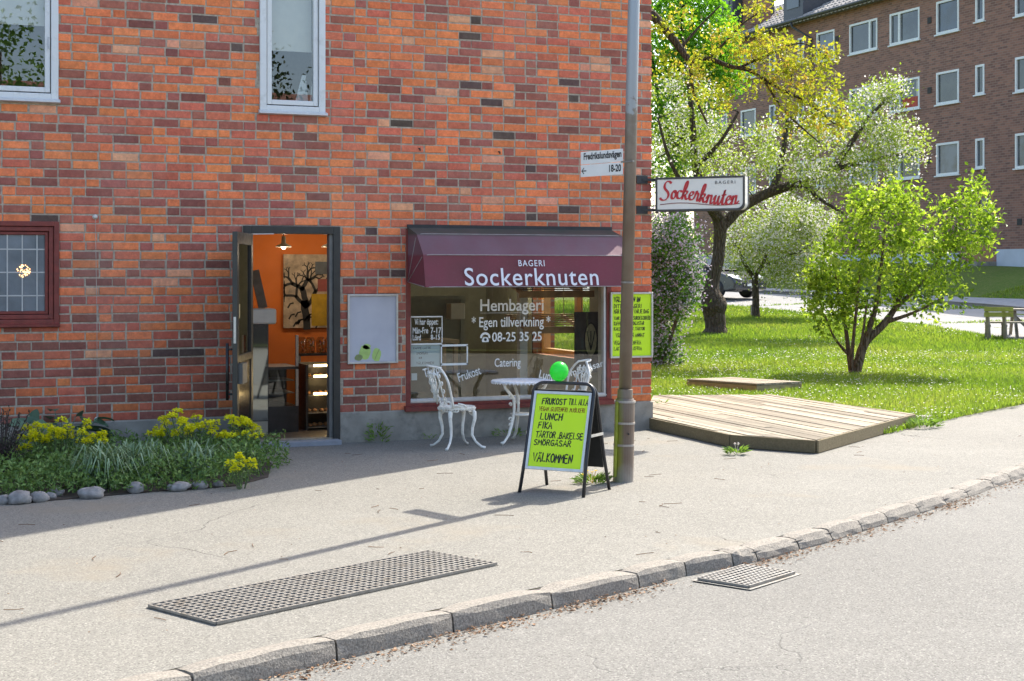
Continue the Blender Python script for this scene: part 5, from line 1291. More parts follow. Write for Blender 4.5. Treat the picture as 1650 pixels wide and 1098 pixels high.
# ================================================================ flower bed and weeds
rf = random.Random(41)
def rdir(r, up=0.0):
    v = V(r.gauss(0, 1), r.gauss(0, 1), r.gauss(0, 1) + up); return v.normalized() if v.length > 1e-4 else V(0, 0, 1)
bedp = [V(-9.6, -3.1, 0), gnd(0, 813), gnd(100, 806), gnd(250, 793), gnd(380, 784), gnd(432, 770), gnd(438, 748), gnd(405, 728), V(-5.0, -.2, 0), V(-5.0, -.013, 0), V(-9.6, -.013, 0)]
bd = MB(); bd.add([V(p.x, p.y, .008) for p in bedp] + [V(p.x, p.y, -.02) for p in bedp], [tuple(range(len(bedp)))] + [(i, len(bedp) + i, len(bedp) + (i + 1) % len(bedp), (i + 1) % len(bedp)) for i in range(len(bedp))])
kind(bd.build('flower_bed_soil', pmat('garden_soil', (.05, .038, .028), 1.0, .4, 20, 1.0, 50)), 'structure')
M_SPL = leafmat('spurge_leaves', [(.09, .16, .05), (.15, .24, .07), (.22, .32, .1)], .25); M_SPF = leafmat('spurge_bracts', [(.6, .64, .012), (.75, .75, .015), (.85, .82, .03)], .3, .6, (1.1, 1.05, .4))
M_STRAP = leafmat('strap_leaves', [(.13, .2, .1), (.2, .29, .16), (.3, .4, .25)], .2); M_COVER = leafmat('ground_cover_leaves', [(.07, .13, .035), (.13, .22, .055), (.22, .33, .09)], .2)
M_STEM = pmat('green_stem', (.1, .14, .05), .7)
def spurge(px, py, w, d, h, n, label):
    p = gnd(px, py); t = thing('cushion_spurge', label, 'flower', p, group='yellow flowering spurge in the bed'); lv, fl_, stm = MB(), MB(), MB()
    for i in range(n):
        a, q = rf.uniform(0, 6.28), math.sqrt(rf.random()); e = V(math.cos(a) * q * w / 2, math.sin(a) * q * d / 2, h * (1 - .3 * q * q) * rf.uniform(.68, 1.12)); b = V(e.x * .35, e.y * .35, 0)
        m1 = b.lerp(e, .55) + V(0, 0, h * .08); stm.tube([p + b, p + m1, p + e], [.005, .004, .003], 5, False)
        for j in range(16):
            s = rf.uniform(.15, .97); c = p + (b.lerp(m1, s * 2) if s < .5 else m1.lerp(e, s * 2 - 1)); dd = rdir(rf, .5); lv.leaf(c, dd, rdir(rf, 1), rf.uniform(.03, .055), .012, rf.random())
        R_ = rf.uniform(.022, .042)
        for j in range(50):
            aa, qq = rf.uniform(0, 6.28), math.sqrt(rf.random()) * R_; c = p + e + V(math.cos(aa) * qq, math.sin(aa) * qq, .03 * (1 - (qq / R_) ** 2) + rf.uniform(-.016, .012)); fl_.leaf(c, V(math.cos(aa + rf.uniform(-1, 1)), math.sin(aa), rf.uniform(-.1, .5)).normalized(), rdir(rf, 2), rf.uniform(.02, .032), .02, rf.random())
    stm.build('stems', M_STEM, t)['kind'] = 'stuff'; lv.build('leaves', M_SPL, t)['kind'] = 'stuff'; fl_.build('flower_heads', M_SPF, t)['kind'] = 'stuff'
spurge(98, 768, .80, .55, .47, 46, 'broad yellow spurge at the left of the flower bed')
spurge(295, 752, .66, .5, .47, 34, 'tall yellow spurge in the middle of the flower bed')
spurge(388, 748, .44, .4, .42, 24, 'yellow spurge nearest the shop door')
spurge(388, 788, .22, .25, .3, 8, 'small sparse yellow spurge at the front right of the bed')
def strappy(px, py, r, h, n, label):
    p = gnd(px, py); t = MB()
    for i in range(n):
        a = rf.uniform(0, 6.28); q = rf.uniform(.4, 1) * r; b = p + V(rf.gauss(0, .07), rf.gauss(0, .05), .01); hh = h * rf.uniform(.6, 1.1); dx = V(math.cos(a), math.sin(a), 0); sd_ = V(-dx.y, dx.x, 0) * rf.uniform(.006, .011); tone = rf.random()
        pts = [b, b + dx * q * .3 + V(0, 0, hh * .75), b + dx * q * .7 + V(0, 0, hh * .95), b + dx * q + V(0, 0, hh * rf.uniform(.3, .75))]
        for k_ in range(3):
            w0, w1 = (1, .9, .7, .05)[k_], (1, .9, .7, .05)[k_ + 1]; t.quad(pts[k_] - sd_ * w0, pts[k_] + sd_ * w0, pts[k_ + 1] + sd_ * w1, pts[k_ + 1] - sd_ * w1, tone)
    tag(t.build('strap_leaf_plant', M_STRAP, at=p), label, 'plant', 'strap leaved plants in the bed')
strappy(165, 788, .4, .36, 120, 'grey green strap leaved clump spilling over the stones')
strappy(208, 780, .34, .34, 90, 'grey green strap leaved clump in the middle front of the bed')
strappy(236, 770, .2, .32, 34, 'upright strap leaved tuft behind the middle stones')
strappy(310, 770, .34, .3, 80, 'grey green strap leaved clump below the tall spurge')
strappy(118, 752, .12, .34, 14, 'thin upright strap leaves beside the broad spurge')
p = gnd(100, 742)                                         # big leaved plant against the plinth
bl_ = thing('broad_leaf_plant', 'dark green broad leaved plant against the plinth', 'plant', p); M_BROAD = leafmat('broad_leaves', [(.07, .13, .09), (.1, .18, .12), (.13, .22, .14)], .15, .4)
for i in range(34):
    a, q = rf.uniform(0, 6.28), rf.random() ** .6; c = p + V(math.cos(a) * q * .42, math.sin(a) * q * .25, rf.uniform(.16, .4) + (.14 if i < 8 else 0) * (1 - q)); d = V(math.cos(a), math.sin(a), rf.uniform(-.2, .5)).normalized(); L = rf.uniform(.13, .2)
    up_ = rdir(rf, 2.5); sd_ = d.cross(up_).normalized(); rows = []
    for k_ in range(6):
        t_ = k_ / 5; wv_ = L * .45 * math.sin(math.pi * min(1, t_ * .9 + .08)) ** .7; cc_ = c + d * (L * t_) + V(0, 0, -.05 * t_ * t_); rows.append((cc_ - sd_ * wv_ + up_ * .02, cc_, cc_ + sd_ * wv_ + up_ * .02))
    tone = rf.random(); bg_ = MB()
    for r0, r1 in zip(rows, rows[1:]):
        bg_.quad(r0[0], r0[1], r1[1], r1[0], tone); bg_.quad(r0[1], r0[2], r1[2], r1[1], tone)
    bg_.tube([p + V(0, 0, .0), p.lerp(c, .6) + V(0, 0, .04), c], .004, 5, False, .5)
    bg_.build('leaf', M_BROAD, bl_, smooth=True)
p = gnd(4, 778); t = thing('dark_shrub', 'dark leaved shrub cut off by the left edge', 'shrub', p); st_, lv = MB(), MB()
for i in range(46):
    a = rf.uniform(0, 6.28); e = V(math.cos(a) * rf.uniform(.05, .3), math.sin(a) * rf.uniform(.05, .3), rf.uniform(.25, .66)); st_.tube([p, p + e * .5 + V(0, 0, .08), p + e], [.007, .005, .002], 5, False)
    for j in range(20): lv.leaf(p + e * rf.uniform(.3, 1.02), rdir(rf, .8), rdir(rf, 1), rf.uniform(.025, .05), .016, rf.random())
st_.build('stems', pmat('shrub_bark', (.06, .045, .04), .8), t)['kind'] = 'stuff'; lv.build('leaves', leafmat('purple_leaves', [(.03, .03, .025), (.05, .05, .035), (.07, .04, .045)], .15), t)['kind'] = 'stuff'
gcv = MB(); pxs = [(0, 770, 440, 800)]
n = 0
while n < 13000:
    px, py = rf.uniform(-30, 468), rf.uniform(728, 808); q = gnd(px, py)
    front = 812 - max(0, px) * .062 - max(0, px - 380) * .35
    if py > front - 2 or q.y > -.3 or (px > 405 and py < 730 + (px - 405) * .2): continue
    n += 1; hmax = .36 * (.6 + .4 * mnoise.noise(V(q.x * 3, q.y * 3, 1))) * min(1, (front - py) / 16 + .3); c = V(q.x, q.y, .02 + rf.random() ** .8 * hmax)
    gcv.leaf(c, rdir(rf, .4), rdir(rf, 1.2), rf.uniform(.03, .06), rf.uniform(.014, .028), min(1, max(0, rf.random() * .7 + c.z * 1.1)))
g_ = kind(gcv.build('ground_cover', M_COVER), 'stuff'); g_['label'] = 'low dark leaved ground cover filling the flower bed'; g_['category'] = 'ground cover'
pf = MB()
for i in range(26):
    q = gnd(rf.uniform(120, 450), rf.uniform(745, 785)); c = V(q.x, q.y, rf.uniform(.1, .17))
    for j in range(5): a = j * 1.257; pf.leaf(c, V(math.cos(a), math.sin(a), .1), V(0, 0, 1), .013, .011, rf.random(), 0)
pv_ = kind(pf.build('violet_blossoms', leafmat('violet', [(.2, .16, .5), (.3, .27, .62)], .2, .6, (1, 1, 1))), 'stuff'); pv_['label'] = 'tiny violet blossoms among the ground cover'; pv_['category'] = 'blossoms'
M_STONE = pmat('field_stone', (.27, .255, .24), .9, .4, 14, .6, 50, dirt=(.2, .2, .17), dscale=10)
ordn = ['first', 'second', 'third', 'fourth', 'fifth', 'sixth', 'seventh', 'eighth', 'ninth', 'tenth', 'eleventh', 'twelfth']
stl = [(5, 813, 18, 12), (17, 806, 15, 9), (31, 812, 33, 16), (47, 804, 20, 9), (63, 809, 25, 13), (81, 805, 16, 9), (91, 801, 20, 12), (147, 803, 36, 14), (218, 795, 22, 15), (288, 791, 30, 11), (323, 788, 21, 10), (352, 785, 16, 8)]
for i, (px, py, wpx, hpx) in enumerate(stl):
    c = gnd(px, py); sc_ = F / zc(c); rx_, rz_ = wpx / sc_ / 2 * 1.25, hpx / sc_ / 1.3; m = MB(); vs = []; NU, NV = 12, 8
    for v_ in range(NV + 1):
        for u_ in range(NU):
            th, ph_ = math.pi * v_ / NV, 2 * math.pi * u_ / NU; d = V(math.sin(th) * math.cos(ph_), math.sin(th) * math.sin(ph_), math.cos(th)); k_ = 1 + .32 * mnoise.noise(d * 1.9 + V(i * 3.1, 0, 0)); vs.append(c + V(d.x * rx_ * k_, d.y * rx_ * .8 * k_, rz_ * .7 + d.z * rz_ * k_))
    m.add(vs, [(v_ * NU + u_, (v_ + 1) * NU + u_, (v_ + 1) * NU + (u_ + 1) % NU, v_ * NU + (u_ + 1) % NU) for v_ in range(NV) for u_ in range(NU)])
    tag(m.build('border_stone', M_STONE, at=(c.x, c.y, 0), smooth=True), 'rounded grey stone edging the flower bed, %s from the left' % ordn[i], 'stone', 'stones edging the flower bed')
# weeds
M_WEED = leafmat('weed_leaves', [(.11, .19, .035), (.18, .29, .055), (.25, .37, .08)], .35); M_DAND = leafmat('dandelion', [(.75, .5, .01), (.85, .65, .02)], .2)
def weed(p, r, h, n, label, L=.06, flowers=0, clocks=0):
    t = thing('weed', label, 'weed', p, group='weeds'); m = MB()
    for i in range(n):
        a = rf.uniform(0, 6.28); e = V(math.cos(a) * r * rf.random() ** .5, math.sin(a) * r * rf.random() ** .5 * .6, h * rf.random()); d = (V(math.cos(a), math.sin(a), rf.uniform(.1, 1.2))).normalized(); m.leaf(p + e, d, V(-d.y, d.x, 1.5).normalized(), L * rf.uniform(.6, 1.3), L * .33, rf.random())
    m.build('leaves', M_WEED, t)['kind'] = 'stuff'
    for i in range(flowers):
        c = p + V(rf.uniform(-r, r), rf.uniform(-r, r) * .5, h + rf.uniform(.03, .06)); f_ = MB()
        for j in range(16): a = j * .39; f_.leaf(c, V(math.cos(a), math.sin(a), rf.uniform(.1, .6)).normalized(), V(0, 0, 1), .02, .007, rf.random())
        f_.tube([V(p.x, p.y, 0), c], .0025, 4, False, .1); f_.build('dandelion_flower', M_DAND, t)
    for i in range(clocks):
        c = p + V(rf.uniform(-r, r) * .4, 0, h + .06); f_ = MB()
        for j in range(40): f_.leaf(c, rdir(rf), V(0, 0, 1), .018, .006, rf.random())
        f_.tube([V(p.x, p.y, 0), c], .0025, 4, False, .3); f_.build('seed_head', MATS['white_petals'], t)
q = fac(605, 716); weed(V(q.x, -.1, 0), .13, .2, 90, 'bushy weed growing at the plinth right of the door', .06)
weed(V(fac(690, 713).x, -.06, 0), .1, .05, 30, 'flat green weed at the plinth left of the chair', .04)
weed(V(fac(820, 708).x, -.06, 0), .2, .07, 70, 'grassy weed at the plinth under the table', .06)
weed(gnd(955, 779), .15, .05, 130, 'dandelion tuft at the foot of the lamp post', .07, 4)
weed(gnd(1187, 733), .1, .05, 60, 'dandelion at the front edge of the timber deck', .085, 0, 2)
weed(gnd(1490, 690), .22, .08, 130, 'dandelion tuft at the right corner of the timber deck', .08, 0, 3)
weed(gnd(1062, 652, .14) + V(.1, .1, 0), .08, .04, 14, 'tiny weed poking up between the deck boards', .05)

# ================================================================ far apartment block
FB = thing('apartment_block', 'four storey brown brick apartment block with white windows', 'building', (FARX, 40, 1.5))
def bp(px, py): return onx(px, py, FARX)
YR, YL_ = bp(1760, 200).y, bp(1118, 200).y; ZE = bp(1421, 1).z
rows = [(bp(1509, 57).z, bp(1509, 4).z), (bp(1509, 170).z, bp(1509, 118).z), (bp(1509, 284).z, bp(1509, 232).z)]
cols = [(1636, 1684, 'd'), (1572, 1586.5, 'n'), (1509, 1545.5, 's'), (1434, 1482, 'l'), (1369, 1414, 'd'), (1316, 1345, 's'), (1286, 1296, 'n'), (1240, 1250, 'n'), (1194, 1218, 's'), (1148, 1172, 's')]
opens = []; wins = []
for ri, (z0, z1) in enumerate(rows):
    for a, b, tp_ in cols:
        y0, y1 = bp(b, 200).y, bp(a, 200).y; zz0 = z0 + (.14 if tp_ == 'n' else 0); opens.append([y0, y1, zz0, z1]); wins.append((y0, y1, zz0, z1, tp_, ri))
dy0, dy1 = bp(1600, 380).y, bp(1556, 380).y; dz0_ = height(FARX, (dy0 + dy1) / 2) + .15; opens.append([dy0, dy1, dz0_, dz0_ + 2.5])
def far_brick():
    k = NT('far_brick'); sep = k.n('SeparateXYZ'); k.l(k.tc.outputs['Object'], sep.inputs[0]); cb = k.n('CombineXYZ'); k.l(sep.outputs[1], cb.inputs[0]); k.l(sep.outputs[2], cb.inputs[1])
    b = k.n('TexBrick'); b.inputs['Scale'].default_value = 1.0; b.inputs['Brick Width'].default_value = .262; b.inputs['Row Height'].default_value = .09; b.inputs['Mortar Size'].default_value = .011; b.inputs['Bias'].default_value = .0
    b.inputs['Color1'].default_value = (.33, .165, .12, 1); b.inputs['Color2'].default_value = (.15, .08, .068, 1); b.inputs['Mortar'].default_value = (.27, .205, .165, 1); k.l(cb.outputs[0], b.inputs['Vector'])
    c = k.mix(k.fmap(k.noise(.5, 4), .3, .7, 0, .35), b.outputs['Color'], (.3, .15, .105)); return k.done(c, .9, None, 0, .2)
M_FBR = far_brick()
wall_mesh(YR, YL_, FARX, FARX + .3, .5, ZE, opens, axis='y').build('wall', M_FBR, FB)
MB().box(FARX + .3, FARX + 10, YR, YR + .3, .5, ZE).build('end_wall', M_FBR, FB); MB().box(FARX + .3, FARX + 10, YL_ - .3, YL_, .5, ZE).build('end_wall', M_FBR, FB); MB().box(FARX + 9.7, FARX + 10, YR + .3, YL_ - .3, .5, ZE).build('back_wall', M_FBR, FB)
M_DG = None
k = NT('far_window_pane'); oi = k.n('ObjectInfo'); cpane = k.mix(k.fmap(k.noise(1.3, 3), .4, .6), k.ramp(oi.outputs['Random'], [(0, (.03, .05, .075)), (.5, (.05, .055, .045)), (1, (.1, .13, .17))]), (.025, .03, .03)); M_DG = k.done(cpane, .04, k.bump(k.noise(.8, 2), .05, .03), 0, .9)  # blue-grey and dark mottling paints varied reflections into the panes
M_CURT = pmat('net_curtain', (.5, .48, .44), .9, .1)
rw = random.Random(17)
for y0, y1, z0, z1, tp_, ri in wins:
    wn_ = group_node('window', FB); x = FARX; fw = .085
    m = MB(); e = x + .03
    for a, b, c, d in ((y0, y0 + fw, z0, z1), (y1 - fw, y1, z0, z1), (y0 + fw, y1 - fw, z0, z0 + fw), (y0 + fw, y1 - fw, z1 - fw, z1)): m.box(e - .05, e + .08, a, b, c, d)
    if tp_ == 'd': c_ = lerp(y0, y1, .27); m.box(e - .05, e + .08, c_ - .06, c_ + .06, z0 + fw, z1 - fw)
    if tp_ == 'l': c_ = lerp(y0, y1, .68); m.box(e - .05, e + .08, c_ - .06, c_ + .06, z0 + fw, z1 - fw)
    m.build('frame', M_WHITE, wn_)
    MB().box(e + .02, e + .03, y0 + fw, y1 - fw, z0 + fw, z1 - fw).build('pane', M_DG, wn_)
    MB().box(x - .08, x + .02, y0 - .08, y1 + .06, z0 - .05, z0 - .001).build('sill', M_WHITE, wn_)
    if (tp_, ri) == ('l', 1): MB().box(e + .012, e + .019, y0 + fw + .1, lerp(y0, y1, .6), z0 + fw, z0 + .5).build('red_box', pmat('red_card', (.4, .06, .03), .7), wn_); MB().box(e + .012, e + .019, y0 + fw, y0 + fw + .18, z0 + .5, z1 - fw).build('curtain', M_CURT, wn_)
dg_ = group_node('entrance', FB)
M_PINE = pmat('varnished_door', (.3, .15, .05), .5, .2, 5)
m = MB()
for a, b, c, d in ((dy0, dy0 + .12, dz0_, dz0_ + 2.5), (dy1 - .12, dy1, dz0_, dz0_ + 2.5), (dy0 + .12, dy1 - .12, dz0_ + 2.38, dz0_ + 2.5), (dy0 + .12, dy1 - .12, dz0_, dz0_ + .75), (dy0 + .8, dy0 + .95, dz0_ + .75, dz0_ + 2.38)): m.box(FARX + .02, FARX + .12, a, b, c, d)
m.build('frame', M_PINE, dg_); MB().box(FARX + .06, FARX + .07, dy0 + .12, dy1 - .12, dz0_ + .75, dz0_ + 2.38).build('pane', M_DG, dg_)
MB().box(FARX - .9, FARX, dy0 - .2, dy1 + .3, dz0_ - 1.0, dz0_ - .002).build('step', M_PLINTH, dg_)
M_FPL = pmat('painted_plinth', (.5, .53, .58), .85, .08, 2); pz = bp(1620, 402).z
MB().box(FARX - .05, FARX - .001, YR, dy0 - .25, .4, pz).build('plinth', M_FPL, FB); MB().box(FARX - .05, FARX - .001, dy1 + .35, YL_, .4, pz - .1).build('plinth', M_FPL, FB)
for px, py in ((1349, 63), (1498, 33), (1498, 146), (1497, 259), (1643, 358)):
    p = bp(px, py); MB().box(FARX - .02, FARX - .001, p.y - .12, p.y + .12, p.z - .12, p.z + .12).build('air_vent', pmat('vent_iron', (.03, .028, .027), .7), FB)
# pantile roof with real waves
rp_ = math.radians(27); rise = lambda d: ZE + .12 + d * math.tan(rp_); m = MB(); ny = int((YL_ - YR + 1) / .11); nd = 11
vs = []
for j in range(nd + 1):
    for i in range(ny + 1):
        d = -.45 + 5.6 * j / nd; vs.append(V(FARX + d, YR - .5 + i * .11, rise(d) + .035 * math.sin(i * math.pi / 1.35) + (.05 if j % 1 == 0 else 0)))
def tile_row(j):
    for i in range(ny):
        a = vs[j * (ny + 1) + i]; b = vs[j * (ny + 1) + i + 1]; c = vs[(j + 1) * (ny + 1) + i + 1]; d = vs[(j + 1) * (ny + 1) + i]; m.quad(a + V(0, 0, .05), d, c, b + V(0, 0, .05)); m.quad(a + V(0, 0, .05), b + V(0, 0, .05), b, a)
for j in range(nd): tile_row(j)
rfo = m.build('roof', pmat('concrete_pantile', (.3, .275, .25), .85, .35, 8, dirt=(.12, .11, .1), dscale=2), FB)
MB().add([V(FARX + 5.15, YR - .5, rise(5.15)), V(FARX + 5.15, YL_ + .5, rise(5.15)), V(FARX + 10.5, YL_ + .5, ZE), V(FARX + 10.5, YR - .5, ZE)], [(0, 1, 2, 3)]).build('rear_roof', MATS['concrete_pantile'], FB)
MB().box(FARX - .45, FARX + .0, YR - .5, YL_ + .5, ZE - .02, ZE + .1).build('eaves_board', pmat('eaves_paint', (.13, .12, .11), .8), FB)
gt = MB(); gt.tube([V(FARX - .5, YR - .5, ZE + .06), V(FARX - .5, YL_ + .5, ZE + .06)], .07, 8); gt.build('gutter', pmat('dark_zinc', (.05, .05, .05), .5), FB)
p0, p1 = bp(1290, 38), bp(1309, 60); MB().tube([V(FARX - .5, p0.y, ZE), V(FARX - .45, p0.y, ZE - .2), V(FARX - .1, p1.y, ZE - .8), V(FARX - .1, p1.y, 2)], .055, 8).build('downpipe', MATS['dark_zinc'], FB, smooth=True)
cp = atz(1214, 6, zc(bp(1214, 40)) + 3); MB().box(cp.x - .55, cp.x + .55, cp.y - .7, cp.y + .7, cp.z - 1.6, cp.z + 1.6).build('chimney', M_GB, FB)
for px in (1305, 1192):
    dp_ = atz(px, 2, zc(bp(px, 30)) + 2.6); MB().box(dp_.x - .9, dp_.x + 1.5, dp_.y - .8, dp_.y + .8, dp_.z - 1.2, dp_.z + 1.1).build('dormer', pmat('dark_sheet_metal', (.05, .05, .055), .4, .15), FB)
    MB().box(dp_.x - .93, dp_.x - .901, dp_.y - .5, dp_.y + .5, dp_.z - .4, dp_.z + .7).build('dormer_window', M_DG, FB)

# ================================================================ trees
from mathutils import kdtree
def tree(name, label, cat, base, limbs, blobs, leaf, seed, twig_r=.012, group=None, bark=None, blossom=None):
    r = random.Random(seed); t = thing(name, label, cat, base, group=group); wood_ = MB(); nodes = []
    for L in limbs:
        pts, rad = [V(*q[0]) for q in L], [q[1] for q in L]
        fine, fr2 = [], []
        for i in range(len(pts) - 1):
            a, b, c, d = pts[max(i - 1, 0)], pts[i], pts[i + 1], pts[min(i + 2, len(pts) - 1)]
            for s in range(5):
                u = s / 5; fine.append(.5 * (2 * b + (c - a) * u + (2 * a - 5 * b + 4 * c - d) * u * u + (3 * b - a - 3 * c + d) * u ** 3)); fr2.append(lerp(rad[i], rad[i + 1], u))
        fine.append(pts[-1]); fr2.append(rad[-1])
        fine = [p + mnoise.noise_vector(p * 1.7) * (.25 * q) for p, q in zip(fine, fr2)]
        wood_.tube(fine, fr2, 12 if rad[0] > .08 else 7); nodes += [(p, q) for p, q in zip(fine, fr2) if q < .75 * limbs[0][0][1] or len(limbs) > 6]
    cl = []
    for (c, rx_, ry_, rz_, n) in blobs:
        for i in range(n):
            while True:
                d = V(r.uniform(-1, 1), r.uniform(-1, 1), r.uniform(-1, 1))
                if d.length < 1 and d.length > r.random() * .75: break
            cl.append(V(*c) + V(*(RX * (d.x * rx_))) + AX * (d.y * ry_) + V(0, 0, d.z * rz_))
    def nearest(p): return min(nodes, key=lambda q: (q[0] - p).length_squared)
    cl.sort(key=lambda p: (nearest(p)[0] - p).length_squared)
    for c in cl:
        q, qr = nearest(c); L = (c - q).length
        m1 = q.lerp(c, .5) + V(r.gauss(0, .08), r.gauss(0, .08), r.gauss(.02, .06)) * L
        r0 = min(qr * .7, twig_r * (1 + L * 1.2)); wood_.tube([q, m1, c], [r0, r0 * .75, r0 * .45], 5, False); nodes.append((m1, r0 * .75)); nodes.append((c, r0 * .45))
    wood_.build('trunk', bark or M_BARK, t, smooth=True)
    cr = MB(); bs = MB()
    for c in cl: leaf(cr, bs, c, r)
    o = cr.build('crown', leaf.mat, t); o['kind'] = 'stuff'
    if bs.f: b_ = bs.build('blossom', leaf.bmat, t); b_['kind'] = 'stuff'
    return t
def bark_mat(name, a, b):
    k = NT(name); mp = k.n('Mapping'); mp.inputs['Scale'].default_value = (1, 1, .25); k.l(k.tc.outputs['Object'], mp.inputs[0]); n_ = k.noise(14, 6, .7, vec=mp.outputs[0]); v_ = k.voro(16, 'DISTANCE_TO_EDGE', vec=mp.outputs[0])
    c = k.mix(k.fmap(n_, .3, .7), a, b); c = k.mix(k.fmap(k.noise(1.5, 4), .55, .7, 0, .5), c, (.13, .13, .06)); return k.done(c, .95, k.bump(k.math('ADD', n_, k.fmap(v_, 0, .2)), 1.0, .05), 0, .1)
M_BARK = bark_mat('old_bark', (.07, .055, .042), (.16, .13, .1)); M_BARK2 = bark_mat('shrub_stem_bark', (.14, .1, .07), (.24, .18, .13))
class Leaf:
    def __init__(s, mat, n, rad, L, W, droop=.0, bmat=None, nb=0, bl=.03, up=.3): s.mat, s.n, s.rad, s.L, s.W, s.droop, s.bmat, s.nb, s.bl, s.up = mat, n, rad, L, W, droop, bmat, nb, bl, up
    def __call__(s, m, b, c, r):
        tn = r.uniform(.15, .85)
        for i in range(s.n):
            p = c + V(r.gauss(0, 1), r.gauss(0, 1), r.gauss(0, 1)) * s.rad * .55; d = rdir(r, s.up - s.droop); L = s.L * r.uniform(.6, 1.2)
            m.leaf(p, d, rdir(r, 1.0), L, L * s.W, min(1, max(0, tn + r.uniform(-.25, .25))))
        if s.nb:
            k_ = r.random()
            for i in range(int(s.nb * (2 if k_ < .4 else (.4 if k_ < .7 else 1)))):
                p = c + V(r.gauss(0, 1), r.gauss(0, 1), r.gauss(.2, 1)) * s.rad * .55; b.leaf(p, rdir(r), rdir(r, 1), s.bl * r.uniform(.7, 1.3), s.bl * .9, r.random(), .1)
def S_(Z): return F / Z
def B(px, py, rpx, rpy, Z, rz, n): c = atz(px, py, Z); return (c, rpx / S_(Z), rz, rpy / S_(Z), n)
def lim(Z0, *pts): return [(atz(px, py, Z0 + dz), rpx / S_(Z0)) for px, py, dz, rpx in pts]
M_LIME = leafmat('bright_spring_leaves', [(.07, .12, .015), (.17, .27, .025), (.3, .41, .045), (.48, .54, .12)], .55, .45); M_APL = leafmat('apple_leaves', [(.13, .19, .025), (.25, .33, .05), (.42, .48, .12)], .5); M_PET = leafmat('apple_petals', [(.6, .55, .53), (.78, .74, .72), (.85, .84, .82)], .45, .6, (1, 1, 1))
M_MAPL = leafmat('young_maple_leaves', [(.18, .2, .02), (.32, .36, .03), (.44, .42, .05), (.38, .24, .07)], .5, .5, (1.15, 1.2, .6)); M_GRN = leafmat('deep_green_leaves', [(.05, .12, .02), (.09, .2, .03), (.15, .28, .045)], .45); M_BRT = leafmat('bright_maple_leaves', [(.08, .2, .02), (.14, .32, .02), (.22, .42, .03)], .55)
M_LILF = leafmat('lilac_flowers', [(.45, .36, .48), (.6, .5, .62), (.7, .64, .72)], .3, .6, (1, 1, 1))
# gnarled old apple tree
Z = 35; tb_ = terr(1160, 541); Z = zc(tb_); base = V(tb_.x, tb_.y, tb_.z)
limbs = [lim(Z, (1152, 546, 0, 25), (1151, 528, 0, 17), (1149, 508, 0, 18), (1148, 494, 0, 22), (1146, 478, 0, 17.5), (1147, 462, 0, 12.5), (1150, 445, 0, 11), (1156, 420, 0, 10), (1160, 395, 0, 10), (1160, 370, 0, 11), (1158, 352, 0, 12)),
 lim(Z, (1160, 355, 0, 11), (1140, 325, -.3, 8), (1122, 270, -.5, 7), (1116, 200, -.6, 5), (1108, 120, -.4, 3), (1100, 60, -.2, 2)), lim(Z, (1162, 366, 0, 9), (1195, 335, .1, 8.5), (1235, 312, .2, 8), (1290, 295, .3, 7.5), (1335, 275, .4, 6.5), (1362, 245, .4, 5), (1400, 190, .5, 3), (1440, 150, .5, 1.6)),
 lim(Z, (1240, 312, .2, 7), (1255, 280, .6, 5), (1266, 220, .9, 4), (1272, 150, 1.0, 2.5), (1280, 100, 1, 1.5)), lim(Z, (1335, 275, .4, 5), (1390, 262, .1, 3.5), (1440, 250, 0, 2.5), (1475, 250, 0, 1.5)), lim(Z, (1290, 295, .3, 5), (1320, 320, -.5, 3), (1360, 345, -.8, 2)), lim(Z, (1140, 325, -.3, 6), (1110, 310, -1, 4), (1080, 260, -1.2, 3), (1060, 190, -1.2, 1.5)), lim(Z, (1122, 270, -.5, 5), (1160, 230, -1, 3), (1190, 180, -1.2, 2))]
tree('apple_tree', 'old gnarled apple tree in white blossom with a swollen trunk', 'tree', base, limbs,
 [B(1110, 260, 75, 80, Z, 1.6, 80), B(1190, 255, 70, 60, Z, 1.5, 52), B(1270, 240, 65, 55, Z + .5, 1.4, 44), B(1350, 215, 65, 60, Z + .4, 1.3, 52), B(1415, 190, 50, 55, Z + .4, 1.1, 42), B(1445, 240, 50, 45, Z, 1.1, 38), B(1395, 275, 60, 40, Z, 1.1, 36), B(1320, 300, 55, 35, Z - .5, 1, 30), B(1100, 160, 60, 50, Z - .4, 1.3, 40), B(1440, 150, 25, 25, Z + .4, .5, 16)],
 Leaf(M_APL, 36, .24, .09, .5, 0, M_PET, 13, .06), 51, .011)
# small blossoming tree with its stake
tb_ = terr(1219, 514); Z = zc(tb_)
limbs = [lim(Z, (1219, 518, 0, 7.5), (1218, 495, 0, 6), (1217, 460, 0, 5.5), (1217, 445, 0, 5)), lim(Z, (1217, 450, 0, 4), (1200, 425, 0, 3), (1185, 390, 0, 2)), lim(Z, (1217, 447, 0, 4), (1232, 420, 0, 3), (1240, 380, .2, 2), (1245, 340, .2, 1.4)), lim(Z, (1225, 432, 0, 3), (1265, 415, -.2, 2), (1300, 400, -.3, 1.4))]
tree('blossom_tree', 'small white blossoming tree beside a short wooden stake', 'tree', V(tb_.x, tb_.y, tb_.z), limbs, [B(1205, 400, 55, 50, Z, 1.2, 80), B(1255, 395, 60, 55, Z, 1.2, 90), B(1300, 400, 50, 50, Z, 1.1, 70), B(1240, 350, 65, 40, Z, 1.2, 70), B(1310, 360, 45, 40, Z, 1, 45), B(1280, 445, 50, 25, Z - .3, .9, 40)], Leaf(M_APL, 32, .27, .09, .5, 0, M_PET, 17, .06), 52, .01)
sk = terr(1213, 513); q = MB(); q.box(sk.x - .05, sk.x + .05, sk.y - .05, sk.y + .05, sk.z - .1, sk.z + .36); tag(q.build('wooden_stake', M_BW, at=sk, bevel=.01), 'short square wooden stake beside the small blossoming tree', 'stake')
